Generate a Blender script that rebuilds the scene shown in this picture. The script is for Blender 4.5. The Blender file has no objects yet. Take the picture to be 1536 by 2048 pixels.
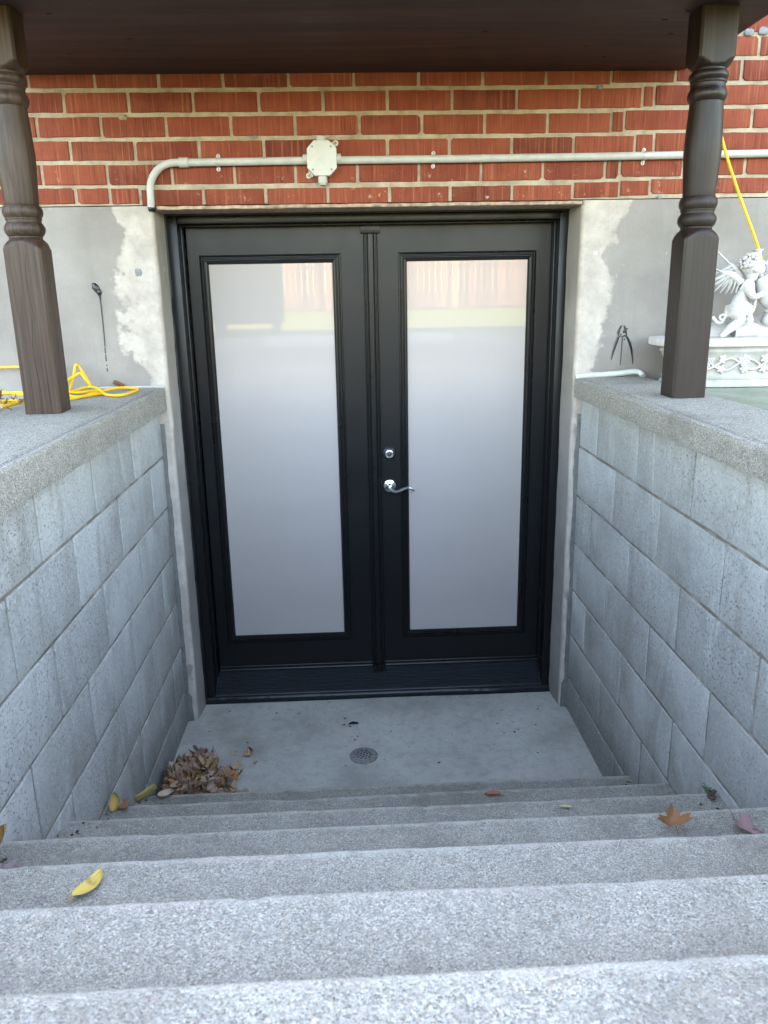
import bpy, bmesh, math, random
from mathutils import Vector, Matrix, noise as mnoise
R = math.radians
rnd = random.Random(7)
sc = bpy.context.scene
COL = sc.collection

# ------------------------------------------------------------------ camera
cd = bpy.data.cameras.new("camera")
cam = bpy.data.objects.new("camera", cd); COL.objects.link(cam)
CX = Vector((0.99882519, -0.04524216, -0.01736048))
CY = Vector((-0.02879381, -0.26595056, -0.96355655))   # image down
CZ = Vector((0.03897635, 0.96292443, -0.26694081))     # image forward
m3 = Matrix((CX, -CY, -CZ)).transposed()
cam.matrix_world = Matrix.Translation((-0.087, -3.1, 1.775)) @ m3.to_4x4()
cd.sensor_fit = 'VERTICAL'; cd.sensor_height = 36.0
cd.lens = 1575.0 / 2048.0 * 36.0
cd.clip_start = 0.02; cd.clip_end = 600
cd.dof.use_dof = True; cd.dof.focus_distance = 2.9; cd.dof.aperture_fstop = 12.0
sc.camera = cam

# ------------------------------------------------------------------ sky, sun, exposure
SUN_EL, SUN_AZ = 38.0, 8.0
w = bpy.data.worlds.new("World"); sc.world = w; w.use_nodes = True
nt = w.node_tree
sky = nt.nodes.new("ShaderNodeTexSky"); sky.sky_type = 'NISHITA'; sky.sun_disc = False
sky.sun_elevation = R(SUN_EL); sky.sun_rotation = R(SUN_AZ)
sky.air_density = 1.0; sky.dust_density = 1.2; sky.ozone_density = 1.0
nt.links.new(sky.outputs[0], nt.nodes["Background"].inputs[0])
nt.nodes["Background"].inputs[1].default_value = 0.13
sd = bpy.data.lights.new("sun", 'SUN'); sd.energy = 5.0; sd.angle = R(0.5); sd.color = (1.0, 0.93, 0.82)
so = bpy.data.objects.new("sun", sd); COL.objects.link(so)
sv = Vector((math.sin(R(SUN_AZ)) * math.cos(R(SUN_EL)), math.cos(R(SUN_AZ)) * math.cos(R(SUN_EL)), math.sin(R(SUN_EL))))
so.rotation_euler = sv.to_track_quat('Z', 'Y').to_euler(); so.location = (3, 20, 18)
vs = sc.view_settings
vs.view_transform = 'Standard'; vs.look = 'None'; vs.gamma = 1; vs.use_curve_mapping = False
vs.exposure = 4.33
vs.use_white_balance = True; vs.white_balance_temperature = 8600; vs.white_balance_tint = 9

# ------------------------------------------------------------------ mesh helpers
class MB:
    def __init__(s): s.v = []; s.f = []; s.mi = []; s.cur = 0
    def add(s, vs_, fs_):
        o = len(s.v); s.v += [tuple(p) for p in vs_]
        s.f += [tuple(i + o for i in f) for f in fs_]; s.mi += [s.cur] * len(fs_)
    def box(s, x0, x1, y0, y1, z0, z1):
        s.add([(x0,y0,z0),(x1,y0,z0),(x1,y1,z0),(x0,y1,z0),(x0,y0,z1),(x1,y0,z1),(x1,y1,z1),(x0,y1,z1)],
              [(0,3,2,1),(4,5,6,7),(0,1,5,4),(1,2,6,5),(2,3,7,6),(3,0,4,7)])
    def rings(s, rings, close=True, cap0=True, cap1=True):
        n = len(rings[0]); o = len(s.v); fs = []
        vs_ = [p for r in rings for p in r]
        for i in range(len(rings) - 1):
            for j in range(n if close else n - 1):
                a = i*n+j; b = i*n+(j+1) % n
                fs.append((a, b, b+n, a+n))
        if cap0: fs.append(tuple(reversed(range(n))))
        if cap1: fs.append(tuple((len(rings)-1)*n+j for j in range(n)))
        s.add(vs_, fs)
    def tube(s, pts, r, n=10, rs=None):
        pts = [Vector(p) for p in pts]; rings = []; up = None
        for i, p in enumerate(pts):
            t = (pts[min(i+1, len(pts)-1)] - pts[max(i-1, 0)]).normalized()
            if up is None:
                up = Vector((0,0,1)) if abs(t.z) < .9 else Vector((0,1,0))
            a = t.cross(up)
            if a.length < 1e-5: a = t.cross(Vector((1,0,0)))
            a.normalize(); b = a.cross(t).normalized(); up = b
            rr = rs[i] if rs else r
            rings.append([p + a*math.cos(2*math.pi*j/n)*rr + b*math.sin(2*math.pi*j/n)*rr for j in range(n)])
        s.rings(rings)
    def lathe(s, prof, c=(0,0,0), n=32, axis='Z', sx=1, sy=1):
        rings = []
        for r, z in prof:
            ring = []
            for j in range(n):
                a = 2*math.pi*j/n; u = r*math.cos(a)*sx; v = r*math.sin(a)*sy
                if axis == 'Z': q = (u, v, z)
                elif axis == 'Y': q = (u, z, -v)     # z runs along +y
                else: q = (z, u, v)
                ring.append((q[0]+c[0], q[1]+c[1], q[2]+c[2]))
            rings.append(ring)
        s.rings(rings)
    def blob(s, c, rx, ry, rz, n=10, m=6, rot=None, jit=0):
        rings = []
        for i in range(1, m):
            t = math.pi*i/m; ring = []
            for j in range(n):
                a = 2*math.pi*j/n
                p = Vector((rx*math.sin(t)*math.cos(a), ry*math.sin(t)*math.sin(a), -rz*math.cos(t)))
                if jit: p *= 1 + rnd.uniform(-jit, jit)
                if rot: p = rot @ p
                ring.append(p + Vector(c))
            rings.append(ring)
        s.rings(rings)
    def mesh(s, name, mats, smooth=False, bevel=0, seg=2, ang=40):
        me = bpy.data.meshes.new(name); me.from_pydata(s.v, [], s.f)
        for m in mats if isinstance(mats, (list, tuple)) else [mats]: me.materials.append(m)
        me.polygons.foreach_set("material_index", s.mi)
        bm = bmesh.new(); bm.from_mesh(me)
        bmesh.ops.recalc_face_normals(bm, faces=bm.faces)
        if bevel:
            es = [e for e in bm.edges if len(e.link_faces) == 2 and e.calc_face_angle(0) > R(30)]
            bmesh.ops.bevel(bm, geom=es, offset=bevel, segments=seg, affect='EDGES', profile=.6, clamp_overlap=True)
        if smooth or bevel:
            for f in bm.faces: f.smooth = True
            for e in bm.edges:
                if len(e.link_faces) == 2 and e.calc_face_angle(0) > R(ang): e.smooth = False
        bm.to_mesh(me); bm.free()
        return me
    def obj(s, name, mats, parent=None, loc=None, smooth=False, bevel=0, seg=2, ang=40):
        return link(name, s.mesh(name, mats, smooth, bevel, seg, ang), parent, loc)

def link(name, me, parent=None, loc=None):
    o = bpy.data.objects.new(name, me); COL.objects.link(o)
    if loc is not None: o.location = loc
    if parent: o.parent = parent
    return o
def tag(o, label=None, cat=None, group=None, kind=None):
    if label: o["label"] = label
    if cat: o["category"] = cat
    if group: o["group"] = group
    if kind: o["kind"] = kind
    return o
def thing(name, label, cat, loc=(0,0,0), group=None):
    o = bpy.data.objects.new(name, None); COL.objects.link(o); o.location = loc; o.empty_display_size = .1
    return tag(o, label, cat, group)
def smooth_path(pts, k=6):
    P = [Vector(p) for p in pts]; out = []
    for i in range(len(P)-1):
        p0, p1, p2, p3 = P[max(i-1,0)], P[i], P[i+1], P[min(i+2,len(P)-1)]
        for j in range(k):
            t = j/k
            out.append(.5*((2*p1)+(p2-p0)*t+(2*p0-5*p1+4*p2-p3)*t*t+(3*p1-p0-3*p2+p3)*t**3))
    out.append(P[-1]); return out
def fbm(x, y, z=0): return mnoise.noise((x, y, z))

# ------------------------------------------------------------------ material helpers
class M:
    def __init__(s, name, rough=.7, spec=.5):
        s.m = bpy.data.materials.new(name); s.m.use_nodes = True; s.t = s.m.node_tree
        s.b = s.t.nodes["Principled BSDF"]
        s.b.inputs["Roughness"].default_value = rough
        s.b.inputs["Specular IOR Level"].default_value = spec
        s.g = s.t.nodes.new("ShaderNodeNewGeometry"); s.pos = s.g.outputs["Position"]
    def node(s, typ, ins=None, **props):
        n = s.t.nodes.new(typ)
        for k, v in props.items(): setattr(n, k, v)
        for k, v in (ins or {}).items():
            if isinstance(v, bpy.types.NodeSocket): s.t.links.new(v, n.inputs[k])
            else: n.inputs[k].default_value = v
        return n
    def scale(s, vec, sx, sy, sz):
        return s.node("ShaderNodeVectorMath", {0: vec, 1: (sx, sy, sz)}, operation='MULTIPLY').outputs[0]
    def vadd(s, a, b): return s.node("ShaderNodeVectorMath", {0: a, 1: b}, operation='ADD').outputs[0]
    def noise(s, scale, detail=4, rough=.55, vec=None, dist=0):
        return s.node("ShaderNodeTexNoise", {"Vector": vec or s.pos, "Scale": scale, "Detail": detail, "Roughness": rough, "Distortion": dist}).outputs["Fac"]
    def voro(s, scale, vec=None, feature='F1', rand=1.0):
        return s.node("ShaderNodeTexVoronoi", {"Vector": vec or s.pos, "Scale": scale, "Randomness": rand}, feature=feature)
    def ramp(s, fac, stops, interp='LINEAR'):
        n = s.node("ShaderNodeValToRGB", {0: fac}); cr = n.color_ramp; cr.interpolation = interp
        while len(cr.elements) < len(stops): cr.elements.new(.5)
        for e, (p, c) in zip(cr.elements, stops):
            e.position = p; e.color = (c, c, c, 1) if isinstance(c, (int, float)) else (*c, 1)
        return n.outputs[0]
    def mix(s, fac, a, b, mode='MIX'):
        n = s.t.nodes.new("ShaderNodeMix"); n.data_type = 'RGBA'; n.blend_type = mode; n.clamp_factor = True
        for i, v in ((0, fac), (6, a), (7, b)):
            if isinstance(v, bpy.types.NodeSocket): s.t.links.new(v, n.inputs[i])
            elif i == 0: n.inputs[i].default_value = v
            else: n.inputs[i].default_value = (*v, 1) if not isinstance(v, (int, float)) else (v, v, v, 1)
        return n.outputs[2]
    def math(s, op, a, b=0.0, clamp=False):
        return s.node("ShaderNodeMath", {0: a, 1: b}, operation=op, use_clamp=clamp).outputs[0]
    def smooth(s, v, lo, hi):
        return s.node("ShaderNodeMapRange", {0: v, 1: lo, 2: hi, 3: 0.0, 4: 1.0}, interpolation_type='SMOOTHSTEP').outputs[0]
    def sep(s, v): return s.node("ShaderNodeSeparateXYZ", {0: v}).outputs
    def rand(s): return s.node("ShaderNodeObjectInfo").outputs["Random"]
    def objco(s): return s.node("ShaderNodeTexCoord").outputs["Object"]
    def bump(s, h, strength=.3, dist=.002, normal=None):
        ins = {"Height": h, "Strength": strength, "Distance": dist}
        if normal: ins["Normal"] = normal
        return s.node("ShaderNodeBump", ins).outputs[0]
    def set(s, key, v):
        if isinstance(v, bpy.types.NodeSocket): s.t.links.new(v, s.b.inputs[key])
        else: s.b.inputs[key].default_value = (*v, 1) if key in ("Base Color",) else v
        return s

def m_plain(name, col, rough=.6, metal=0, spec=.5, var=.12, nscale=40, bump=0):
    a = M(name, rough, spec); n = a.noise(nscale, 3)
    lo = tuple(c*(1-var) for c in col); hi = tuple(min(1, c*(1+var)) for c in col)
    a.set("Base Color", a.ramp(n, [(.3, lo), (.7, hi)])); a.set("Metallic", metal)
    if bump: a.set("Normal", a.bump(n, bump, .001))
    return a.m

def m_brick():
    a = M("brick_red", .9, .25)
    p = a.pos
    st = a.noise(1, 3, .6, vec=a.scale(p, 300, 300, 6))
    st2 = a.noise(1, 2, .6, vec=a.scale(p, 90, 90, 3))
    big = a.noise(9, 4, .6)
    r = a.rand()
    base = a.ramp(r, [(0, (.120,.026,.016)), (.3, (.19,.040,.023)), (.75, (.23,.054,.031)), (1, (.155,.030,.020))])
    base = a.mix(a.smooth(big, .35, .75), base, a.mix(.45, base, (.29,.080,.042)))
    dark = a.smooth(st, .50, .66)
    base = a.mix(a.math('MULTIPLY', dark, .5), base, (.055,.015,.010))
    base = a.mix(a.math('MULTIPLY', a.smooth(st2, .54, .70), .35), base, (.40,.15,.09))
    z = a.sep(p)[2]
    eff = a.math('MULTIPLY', a.smooth(a.noise(28, 5, .7), .60, .72), a.smooth(z, 2.33, 2.10))
    base = a.mix(a.math('MULTIPLY', eff, .55), base, (.62,.50,.42))
    sp = a.smooth(a.noise(240, 2, .5), .74, .80)
    base = a.mix(a.math('MULTIPLY', sp, .35), base, (.6,.42,.34))
    a.set("Base Color", base)
    h = a.math('ADD', a.math('MULTIPLY', st, 1.0), a.math('MULTIPLY', a.noise(160, 3), .6))
    a.set("Normal", a.bump(h, .8, .0022))
    return a.m
def m_mortar():
    a = M("mortar_lime", .95, .2)
    n = a.noise(14, 5, .65); f = a.noise(220, 4, .65)
    c = a.ramp(n, [(.3, (.235,.178,.128)), (.5, (.36,.287,.218)), (.72, (.45,.375,.295))])
    c = a.mix(a.math('MULTIPLY', a.smooth(f, .5, .7), .4), c, (.24,.2,.15))
    a.set("Base Color", c)
    h = a.math('ADD', a.math('MULTIPLY', a.noise(60, 4), 1.5), f)
    a.set("Normal", a.bump(h, .7, .004)); return a.m
def m_foundation():
    a = M("parging_cement", .93, .2)
    x, y, z = a.sep(a.pos)
    d = a.math('ABSOLUTE', a.math('SUBTRACT', x, .005))
    nz = a.noise(7, 5, .6); nf = a.noise(30, 5, .65)
    w_ = a.math('ADD', d, a.math('ADD', a.math('MULTIPLY', a.math('SUBTRACT', nz, .5), .32), a.math('MULTIPLY', a.math('SUBTRACT', nf, .5), .055)))
    # a little wider at the top, under the bricks
    w_ = a.math('SUBTRACT', w_, a.math('MULTIPLY', a.smooth(z, 1.98, 2.10), .07))
    w_ = a.math('ADD', w_, a.math('MULTIPLY', a.smooth(z, 1.62, 1.42), .05))
    patch = a.math('MULTIPLY', a.smooth(w_, .926, .892), a.ramp(a.noise(16, 5, .65), [(.3, .55), (.55, 1.0)]))
    patch = a.math('MULTIPLY', patch, a.smooth(y, .03, .012))
    f = a.noise(90, 5, .7); g = a.noise(3.2, 4, .6); fine = a.noise(420, 3, .6)
    grey = a.ramp(g, [(.3, (.185,.163,.148)), (.55, (.240,.214,.197)), (.75, (.285,.258,.239))])
    streak = a.noise(1, 4, .6, vec=a.scale(a.pos, 14, 14, 1.6))
    grey = a.mix(a.math('MULTIPLY', a.smooth(streak, .5, .75), .35), grey, (.150,.148,.136))
    beige = a.ramp(a.noise(11, 4, .6), [(.3, (.33,.282,.25)), (.6, (.43,.377,.338)), (.8, (.48,.432,.395))])
    c = a.mix(patch, grey, beige)
    spots = a.smooth(a.noise(17, 3, .5), .70, .735)
    c = a.mix(a.math('MULTIPLY', spots, .5), c, (.36,.335,.30))
    c = a.mix(a.math('MULTIPLY', a.smooth(f, .52, .75), .3), c, (.13,.12,.105))
    c = a.mix(a.math('MULTIPLY', a.smooth(fine, .66, .74), .3), c, (.15,.14,.13))
    a.set("Base Color", c)
    h = a.math('ADD', a.math('ADD', a.math('MULTIPLY', patch, .5), a.math('MULTIPLY', nz, .8)), a.math('MULTIPLY', f, .5))
    a.set("Normal", a.bump(h, .6, .004)); return a.m
def m_block():
    a = M("concrete_block", .95, .2)
    r = a.rand()
    p = a.pos
    n = a.noise(4, 5, .6); f = a.noise(130, 3, .6); f2 = a.noise(330, 2, .5)
    st = a.noise(1, 6, .68, vec=a.scale(p, 6.5, 6.5, 1.9), dist=.7)
    c = a.ramp(r, [(0, (.315,.31,.295)), (.5, (.36,.355,.34)), (1, (.40,.395,.38))])
    c = a.mix(a.math('MULTIPLY', a.smooth(n, .45, .68), .55), c, (.24,.233,.212))
    c = a.mix(a.math('MULTIPLY', a.smooth(st, .5, .68), .55), c, (.19,.183,.165))
    c = a.mix(a.math('MULTIPLY', a.smooth(st, .45, .27), .5), c, (.54,.54,.525))
    rust = a.math('MULTIPLY', a.smooth(a.noise(6, 3, .6, vec=a.vadd(p, (5, 3, 1))), .60, .78), .4)
    c = a.mix(rust, c, (.24,.205,.16))
    z = a.sep(p)[2]
    damp = a.math('MULTIPLY', a.smooth(a.math('ADD', z, a.math('MULTIPLY', a.noise(5, 4), .6)), .72, .32), .7)
    c = a.mix(damp, c, (.15,.15,.135))
    pit = a.smooth(f, .58, .66)
    zone = a.ramp(a.noise(3.1, 3), [(.35, .35), (.6, 1.0)])
    pit = a.math('MULTIPLY', pit, zone)
    c = a.mix(a.math('MULTIPLY', pit, .6), c, (.10,.10,.092))
    gr = a.noise(75, 5, .75)
    c = a.mix(a.math('MULTIPLY', a.smooth(gr, .52, .70), .30), c, (.18,.176,.16))
    c = a.mix(a.math('MULTIPLY', a.smooth(gr, .46, .32), .40), c, (.54,.535,.515))
    c = a.mix(a.math('MULTIPLY', a.smooth(f2, .62, .72), .35), c, (.6,.6,.6))
    a.set("Base Color", c)
    h = a.math('SUBTRACT', a.math('ADD', a.math('MULTIPLY', a.noise(45, 4), .6), gr), pit)
    a.set("Normal", a.bump(h, .8, .004)); return a.m
def m_jointmortar():
    a = M("block_mortar", .95, .2)
    n = a.noise(9, 5, .65)
    c = a.ramp(n, [(.3, (.10,.086,.072)), (.5, (.185,.16,.135)), (.70, (.40,.37,.33))])
    a.set("Base Color", c); a.set("Normal", a.bump(a.noise(120, 4), .5, .002)); return a.m
def m_aggregate(name, cell=165, tone=1.0, edge=False):
    a = M(name, .9, .25)
    p = a.pos
    v = a.voro(cell, vec=a.vadd(p, a.scale(a.node("ShaderNodeTexNoise", {"Vector": p, "Scale": 60.0}).outputs["Color"], .006, .006, .006)))
    v2 = a.voro(cell*2.2)
    rr = a.sep(v.outputs["Color"])
    k = tone
    peb = a.ramp(rr[0], [(0, (.09*k,.084*k,.073*k)), (.10, (.16*k,.148*k,.128*k)), (.28, (.29*k,.27*k,.234*k)), (.6, (.41*k,.386*k,.338*k)), (.84, (.52*k,.495*k,.44*k)), (1, (.72*k,.70*k,.64*k))])
    tint = a.ramp(rr[1], [(0, (1.12,.92,.84)), (.25, (1,1,1)), (.75, (1,1,1)), (1, (.88,.97,1.1))])
    c = a.mix(1.0, peb, tint, 'MULTIPLY')
    paste = a.ramp(a.noise(300, 3), [(.3, (.22*k,.20*k,.17*k)), (.7, (.42*k,.39*k,.34*k))])
    c = a.mix(a.smooth(a.noise(55, 4, .6), .42, .62), c, a.mix(.35, c, paste))
    c2 = a.ramp(a.sep(v2.outputs["Color"])[0], [(0, (.07*k,.06*k,.05*k)), (.5, (.36*k,.33*k,.29*k)), (1, (.70*k,.66*k,.6*k))])
    c = a.mix(.35, c, c2)
    md = a.noise(38, 5, .7)
    c = a.mix(a.math('MULTIPLY', a.smooth(md, .52, .68), .36), c, (.17*k,.155*k,.135*k))
    big = a.noise(2.6, 5, .62)
    c = a.mix(a.math('MULTIPLY', a.smooth(big, .46, .70), .5), c, (.17*k,.155*k,.132*k))
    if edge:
        darken = a.node("ShaderNodeAttribute", attribute_type='OBJECT', attribute_name='tread_dark').outputs["Fac"]
        c = a.mix(a.math('MULTIPLY', darken, a.ramp(a.noise(7, 5, .65), [(.3, .45), (.65, 1.0)])), c, (.125,.118,.10))  # patchy darkening, strength set per step
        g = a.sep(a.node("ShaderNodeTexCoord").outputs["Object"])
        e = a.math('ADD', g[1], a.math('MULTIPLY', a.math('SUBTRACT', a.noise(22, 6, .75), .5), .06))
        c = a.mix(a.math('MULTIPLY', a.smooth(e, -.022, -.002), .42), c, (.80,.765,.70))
        c = a.mix(a.math('MULTIPLY', a.smooth(e, -.04, -.24), .60), c, (.19,.178,.155))  # back of tread darker: dirt plus corner shade put into the colour
    a.set("Base Color", c)
    h = a.math('SUBTRACT', a.math('MULTIPLY', a.noise(80, 4), .6), a.math('MULTIPLY', v.outputs["Distance"], 60))
    a.set("Normal", a.bump(h, .65, .0025)); return a.m
def m_concrete(name, col, speck=.35, moss=0):
    a = M(name, .93, .2)
    big = a.noise(2.4, 5, .62); f = a.noise(260, 4, .7); md = a.noise(26, 5, .65)
    lo = tuple(c*.58 for c in col); hi = tuple(c*1.22 for c in col)
    c = a.ramp(big, [(.28, lo), (.5, col), (.75, hi)])
    c = a.mix(a.math('MULTIPLY', a.smooth(md, .45, .7), .35), c, lo)
    c = a.mix(a.math('MULTIPLY', a.smooth(f, .55, .68), speck), c, tuple(x*.35 for x in col))
    c = a.mix(a.math('MULTIPLY', a.smooth(f, .42, .3), speck), c, tuple(min(1, x*1.7) for x in col))
    pits = a.smooth(a.noise(38, 2, .4), .71, .75)
    c = a.mix(a.math('MULTIPLY', pits, .6), c, tuple(x*.3 for x in col))
    if moss:
        c = a.mix(a.math('MULTIPLY', a.smooth(a.noise(5, 5, .6), .35, .65), moss), c, (.17,.19,.10))
    a.set("Base Color", c)
    a.set("Normal", a.bump(a.math('ADD', md, a.math('MULTIPLY', f, .5)), .5, .002)); return a.m
def m_wood(name, base, light, dark, rough=.42, axis='Z', gs=1.0, vary=0):
    a = M(name, rough, .28)
    s = (130*gs, 130*gs, 2.6) if axis == 'Z' else (2.0, 55*gs, 55*gs)
    pv = a.vadd(a.pos, a.node("ShaderNodeCombineXYZ", {0: a.rand(), 1: a.rand(), 2: a.rand()}).outputs[0])
    g = a.noise(1, 5, .62, vec=a.scale(pv, *s), dist=.6)
    s2 = (9, 9, .8) if axis == 'Z' else (.8, 8, 8)
    g2 = a.noise(1, 4, .6, vec=a.scale(pv, *s2), dist=.8)
    c = a.ramp(g, [(.36, dark), (.5, base), (.66, light)])
    c = a.mix(a.smooth(g2, .45, .72), c, a.mix(.55, c, light))
    fine = a.noise(1, 2, .5, vec=a.scale(pv, s[0]*4, s[1]*4, s[2]*3))
    c = a.mix(a.math('MULTIPLY', a.smooth(fine, .58, .72), .5), c, dark)
    if vary: c = a.mix(1.0, c, a.ramp(a.rand(), [(0, .55), (.55, .95), (.85, 1.15), (1, 1.7)]), 'MULTIPLY')
    a.set("Base Color", c)
    a.set("Roughness", a.ramp(g2, [(.3, rough-.08), (.7, rough+.16)]))
    a.set("Normal", a.bump(g, .22, .0015)); return a.m
def m_glass():
    a = M("frosted_glass", .75, .3)
    n = a.noise(1.5, 3)
    a.set("Base Color", a.ramp(n, [(.3, (.34,.302,.292)), (.7, (.355,.318,.308))]))
    a.set("Coat Weight", 1.0); a.set("Coat Roughness", a.ramp(a.noise(5, 5, .7, vec=a.scale(a.pos, 1, 1, .35)), [(.45, .006), (.75, .05)])); a.set("Coat IOR", 1.66)
    return a.m
def m_leaf(name, stops):
    a = M(name, .7, .3)
    c = a.ramp(a.rand(), stops)
    n = a.noise(60, 4)
    c = a.mix(a.math('MULTIPLY', a.smooth(n, .5, .75), .45), c, a.mix(1.0, c, (.45,.36,.32), 'MULTIPLY'))
    u = a.sep(a.objco()); ang = a.math('ARCTAN2', u[0], a.math('ADD', u[1], .012))
    vein = a.smooth(a.math('ABSOLUTE', a.math('SINE', a.math('MULTIPLY', ang, 4.0))), .16, .03)
    c = a.mix(a.math('MULTIPLY', vein, .5), c, a.mix(1.0, c, (.45,.38,.34), 'MULTIPLY'))
    c = a.mix(a.math('MULTIPLY', a.smooth(a.noise(25, 4, .6), .55, .7), .5), c, (.10,.055,.035))
    a.set("Base Color", c); return a.m
def m_black(name, rough, col=(.0075,.0077,.0085), tex=0):
    a = M(name, rough, .24)
    a.set("Base Color", col)
    n = a.noise(380, 2)
    a.set("Roughness", a.ramp(a.noise(6, 4), [(.3, rough-.04), (.7, rough+.05)]))
    a.set("Normal", a.bump(n, .03 + tex, .0008)); return a.m

BRICK, MORTAR, FOUND, BLOCK, JOINT = m_brick(), m_mortar(), m_foundation(), m_block(), m_jointmortar()
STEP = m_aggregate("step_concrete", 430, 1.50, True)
CAP = m_aggregate("coping_concrete", 380, 1.20)
LANDING = m_concrete("landing_concrete", (.375,.36,.33), .55)
SIDE = m_concrete("side_paving", (.27,.28,.22), .3, .5)
PATH = m_concrete("path_concrete", (.36,.35,.33), .3)
POST = m_wood("post_stain", (.0135,.0076,.0060), (.024,.0148,.0122), (.0075,.0044,.0036), .40)
POSTL = m_wood("weathered_post_stain", (.036,.0195,.0130), (.058,.035,.025), (.017,.0098,.0070), .42)
SOFFIT = m_wood("soffit_stain", (.030,.0135,.0115), (.042,.0190,.0160), (.017,.0085,.0075), .55, 'X', .8)
BLACK = m_black("black_door_paint", .34)
BLACKF = m_black("black_frame_paint", .30)
RUBBER = m_black("black_sealant", .45, (.012,.013,.015), .5)
SILL = m_black("black_sill", .36, (.016,.019,.023))
GLASS = m_glass()
CHROME = m_plain("brushed_chrome", (.66,.67,.69), .22, 1, .5, .05)
DARKMETAL = m_plain("dark_metal", (.10,.10,.11), .3, .8)
PVC = m_plain("grey_conduit_plastic", (.38,.368,.345), .5, 0, .4, .10, 30, .05)
SCREW = m_plain("screw_steel", (.16,.155,.15), .45, .6)
RUST = m_plain("painted_lintel_steel", (.30,.21,.15), .7, 0, .4, .45, 55, .5)
TAR = m_plain("black_tar", (.008,.008,.009), .35, 0, .5, .2)
CAULK = m_plain("white_caulk", (.42,.44,.42), .5, 0, .4, .08, 20, .1)
GREYCAULK = m_plain("grey_caulk", (.125,.12,.115), .8, 0, .3, .2, 30, .3)
LUMP = m_plain("grey_mortar_lump", (.20,.20,.205), .95, 0, .2, .25, 70, .6)
BROWNLUMP = m_plain("brown_mortar_lump", (.25,.2,.15), .95, 0, .2, .25, 70, .6)
CABLE = m_plain("yellow_cable", (.72,.40,.012), .42, 0, .45, .06)
STATUE = m_plain("cast_stone_white", (.46,.435,.42), .8, 0, .3, .10, 24, .12)
PLANTER = m_plain("cast_stone_grey", (.35,.335,.30), .85, 0, .3, .16, 18, .2)
DRAIN = m_plain("drain_iron", (.20,.195,.185), .7, .2, .4, .3, 90, .4)
HOLE = m_plain("drain_hole", (.006,.006,.007), .9, 0, .2)
LAWN = None
def m_grass():
    a = M("lawn_grass", .9, .2)
    n = a.noise(1.2, 5, .6); f = a.noise(60, 4, .7)
    c = a.ramp(n, [(.3, (.085,.10,.006)), (.6, (.14,.145,.010)), (.8, (.19,.165,.02))])
    c = a.mix(a.math('MULTIPLY', a.smooth(f, .5, .75), .5), c, (.05,.08,.015))
    a.set("Base Color", c); a.set("Normal", a.bump(f, .8, .02)); return a.m
LAWN = m_grass()
FENCE = m_wood("fence_stain", (.115,.055,.038), (.18,.095,.068), (.05,.024,.017), .75, vary=1)
COVER = m_plain("grill_cover", (.035,.035,.037), .7, 0, .3, .2)
ROOF = m_plain("roof_shingle", (.09,.085,.08), .9, 0, .2, .3)

# ------------------------------------------------------------------ ground and stairs
GZ = 1.38
T_R, T_T, T_Y = .1729, .2950, -.7791     # riser, tread, first nosing
mb = MB(); S = 220
def quad(m, x0, x1, y0, y1, z): m.add([(x0,y0,z),(x1,y0,z),(x1,y1,z),(x0,y1,z)], [(0,1,2,3)])
def slab(m, x0, x1, y0, y1, z): m.box(x0, x1, y0, y1, z-.08, z)
quad(mb, -S, S, -S, -2.9, GZ); quad(mb, -S, -1.02, -2.9, S, GZ); quad(mb, 1.02, S, -2.9, S, GZ); quad(mb, -1.02, 1.02, 2.5, S, GZ)
tag(mb.obj("lawn", LAWN), kind="structure")
mb = MB(); slab(mb, 1.02, 3.6, -2.9, -.002, 1.425)
tag(mb.obj("side_paving", SIDE), kind="structure")
mb = MB(); slab(mb, -3.6, -1.02, -2.9, -.002, 1.425)
tag(mb.obj("side_paving", PATH), kind="structure")
mb = MB(); slab(mb, -.9, .9, -4.6, -2.905, 1.386)
tag(mb.obj("path", PATH), kind="structure")

# landing: one slab with a round opening for the drain is not needed, the drain sits 3 mm proud
mb = MB(); nx, ny = 60, 36
x0, x1, y0, y1 = -.85, .85, -.80, .30
for i in range(ny+1):
    pass
grid = [[(x0+(x1-x0)*j/nx, y0+(y1-y0)*i/ny, .004*fbm((x0+(x1-x0)*j/nx)*2.2, (y0+(y1-y0)*i/ny)*2.2, 3) - .002) for j in range(nx+1)] for i in range(ny+1)]
mb.rings(grid, close=False, cap0=False, cap1=False)
mb.box(x0, x1, y0, y1, -.15, -.02)
tag(mb.obj("landing", LANDING, smooth=True), kind="structure")

stairs = bpy.data.objects.new("concrete_steps", None); COL.objects.link(stairs); tag(stairs, kind="structure")
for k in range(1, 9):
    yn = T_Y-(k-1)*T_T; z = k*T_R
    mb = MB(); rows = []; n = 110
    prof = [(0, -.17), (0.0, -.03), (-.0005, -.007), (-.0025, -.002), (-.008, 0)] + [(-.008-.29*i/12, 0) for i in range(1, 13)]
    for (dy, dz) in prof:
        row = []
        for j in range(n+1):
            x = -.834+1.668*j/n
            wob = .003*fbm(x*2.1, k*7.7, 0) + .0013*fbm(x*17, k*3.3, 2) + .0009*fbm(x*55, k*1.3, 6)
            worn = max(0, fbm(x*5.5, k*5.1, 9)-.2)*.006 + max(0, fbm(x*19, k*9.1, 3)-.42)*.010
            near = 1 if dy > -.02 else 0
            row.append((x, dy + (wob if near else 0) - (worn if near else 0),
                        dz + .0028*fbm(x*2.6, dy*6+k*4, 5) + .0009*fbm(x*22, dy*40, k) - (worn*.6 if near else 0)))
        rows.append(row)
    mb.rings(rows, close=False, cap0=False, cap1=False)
    o = mb.obj("step", STEP, stairs, (0, yn, z), smooth=True, ang=70); o["tread_dark"] = [.5, .5, .45, .42, .25, .1, .0, .0][k-1]  # lower treads get a darker tone

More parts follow.
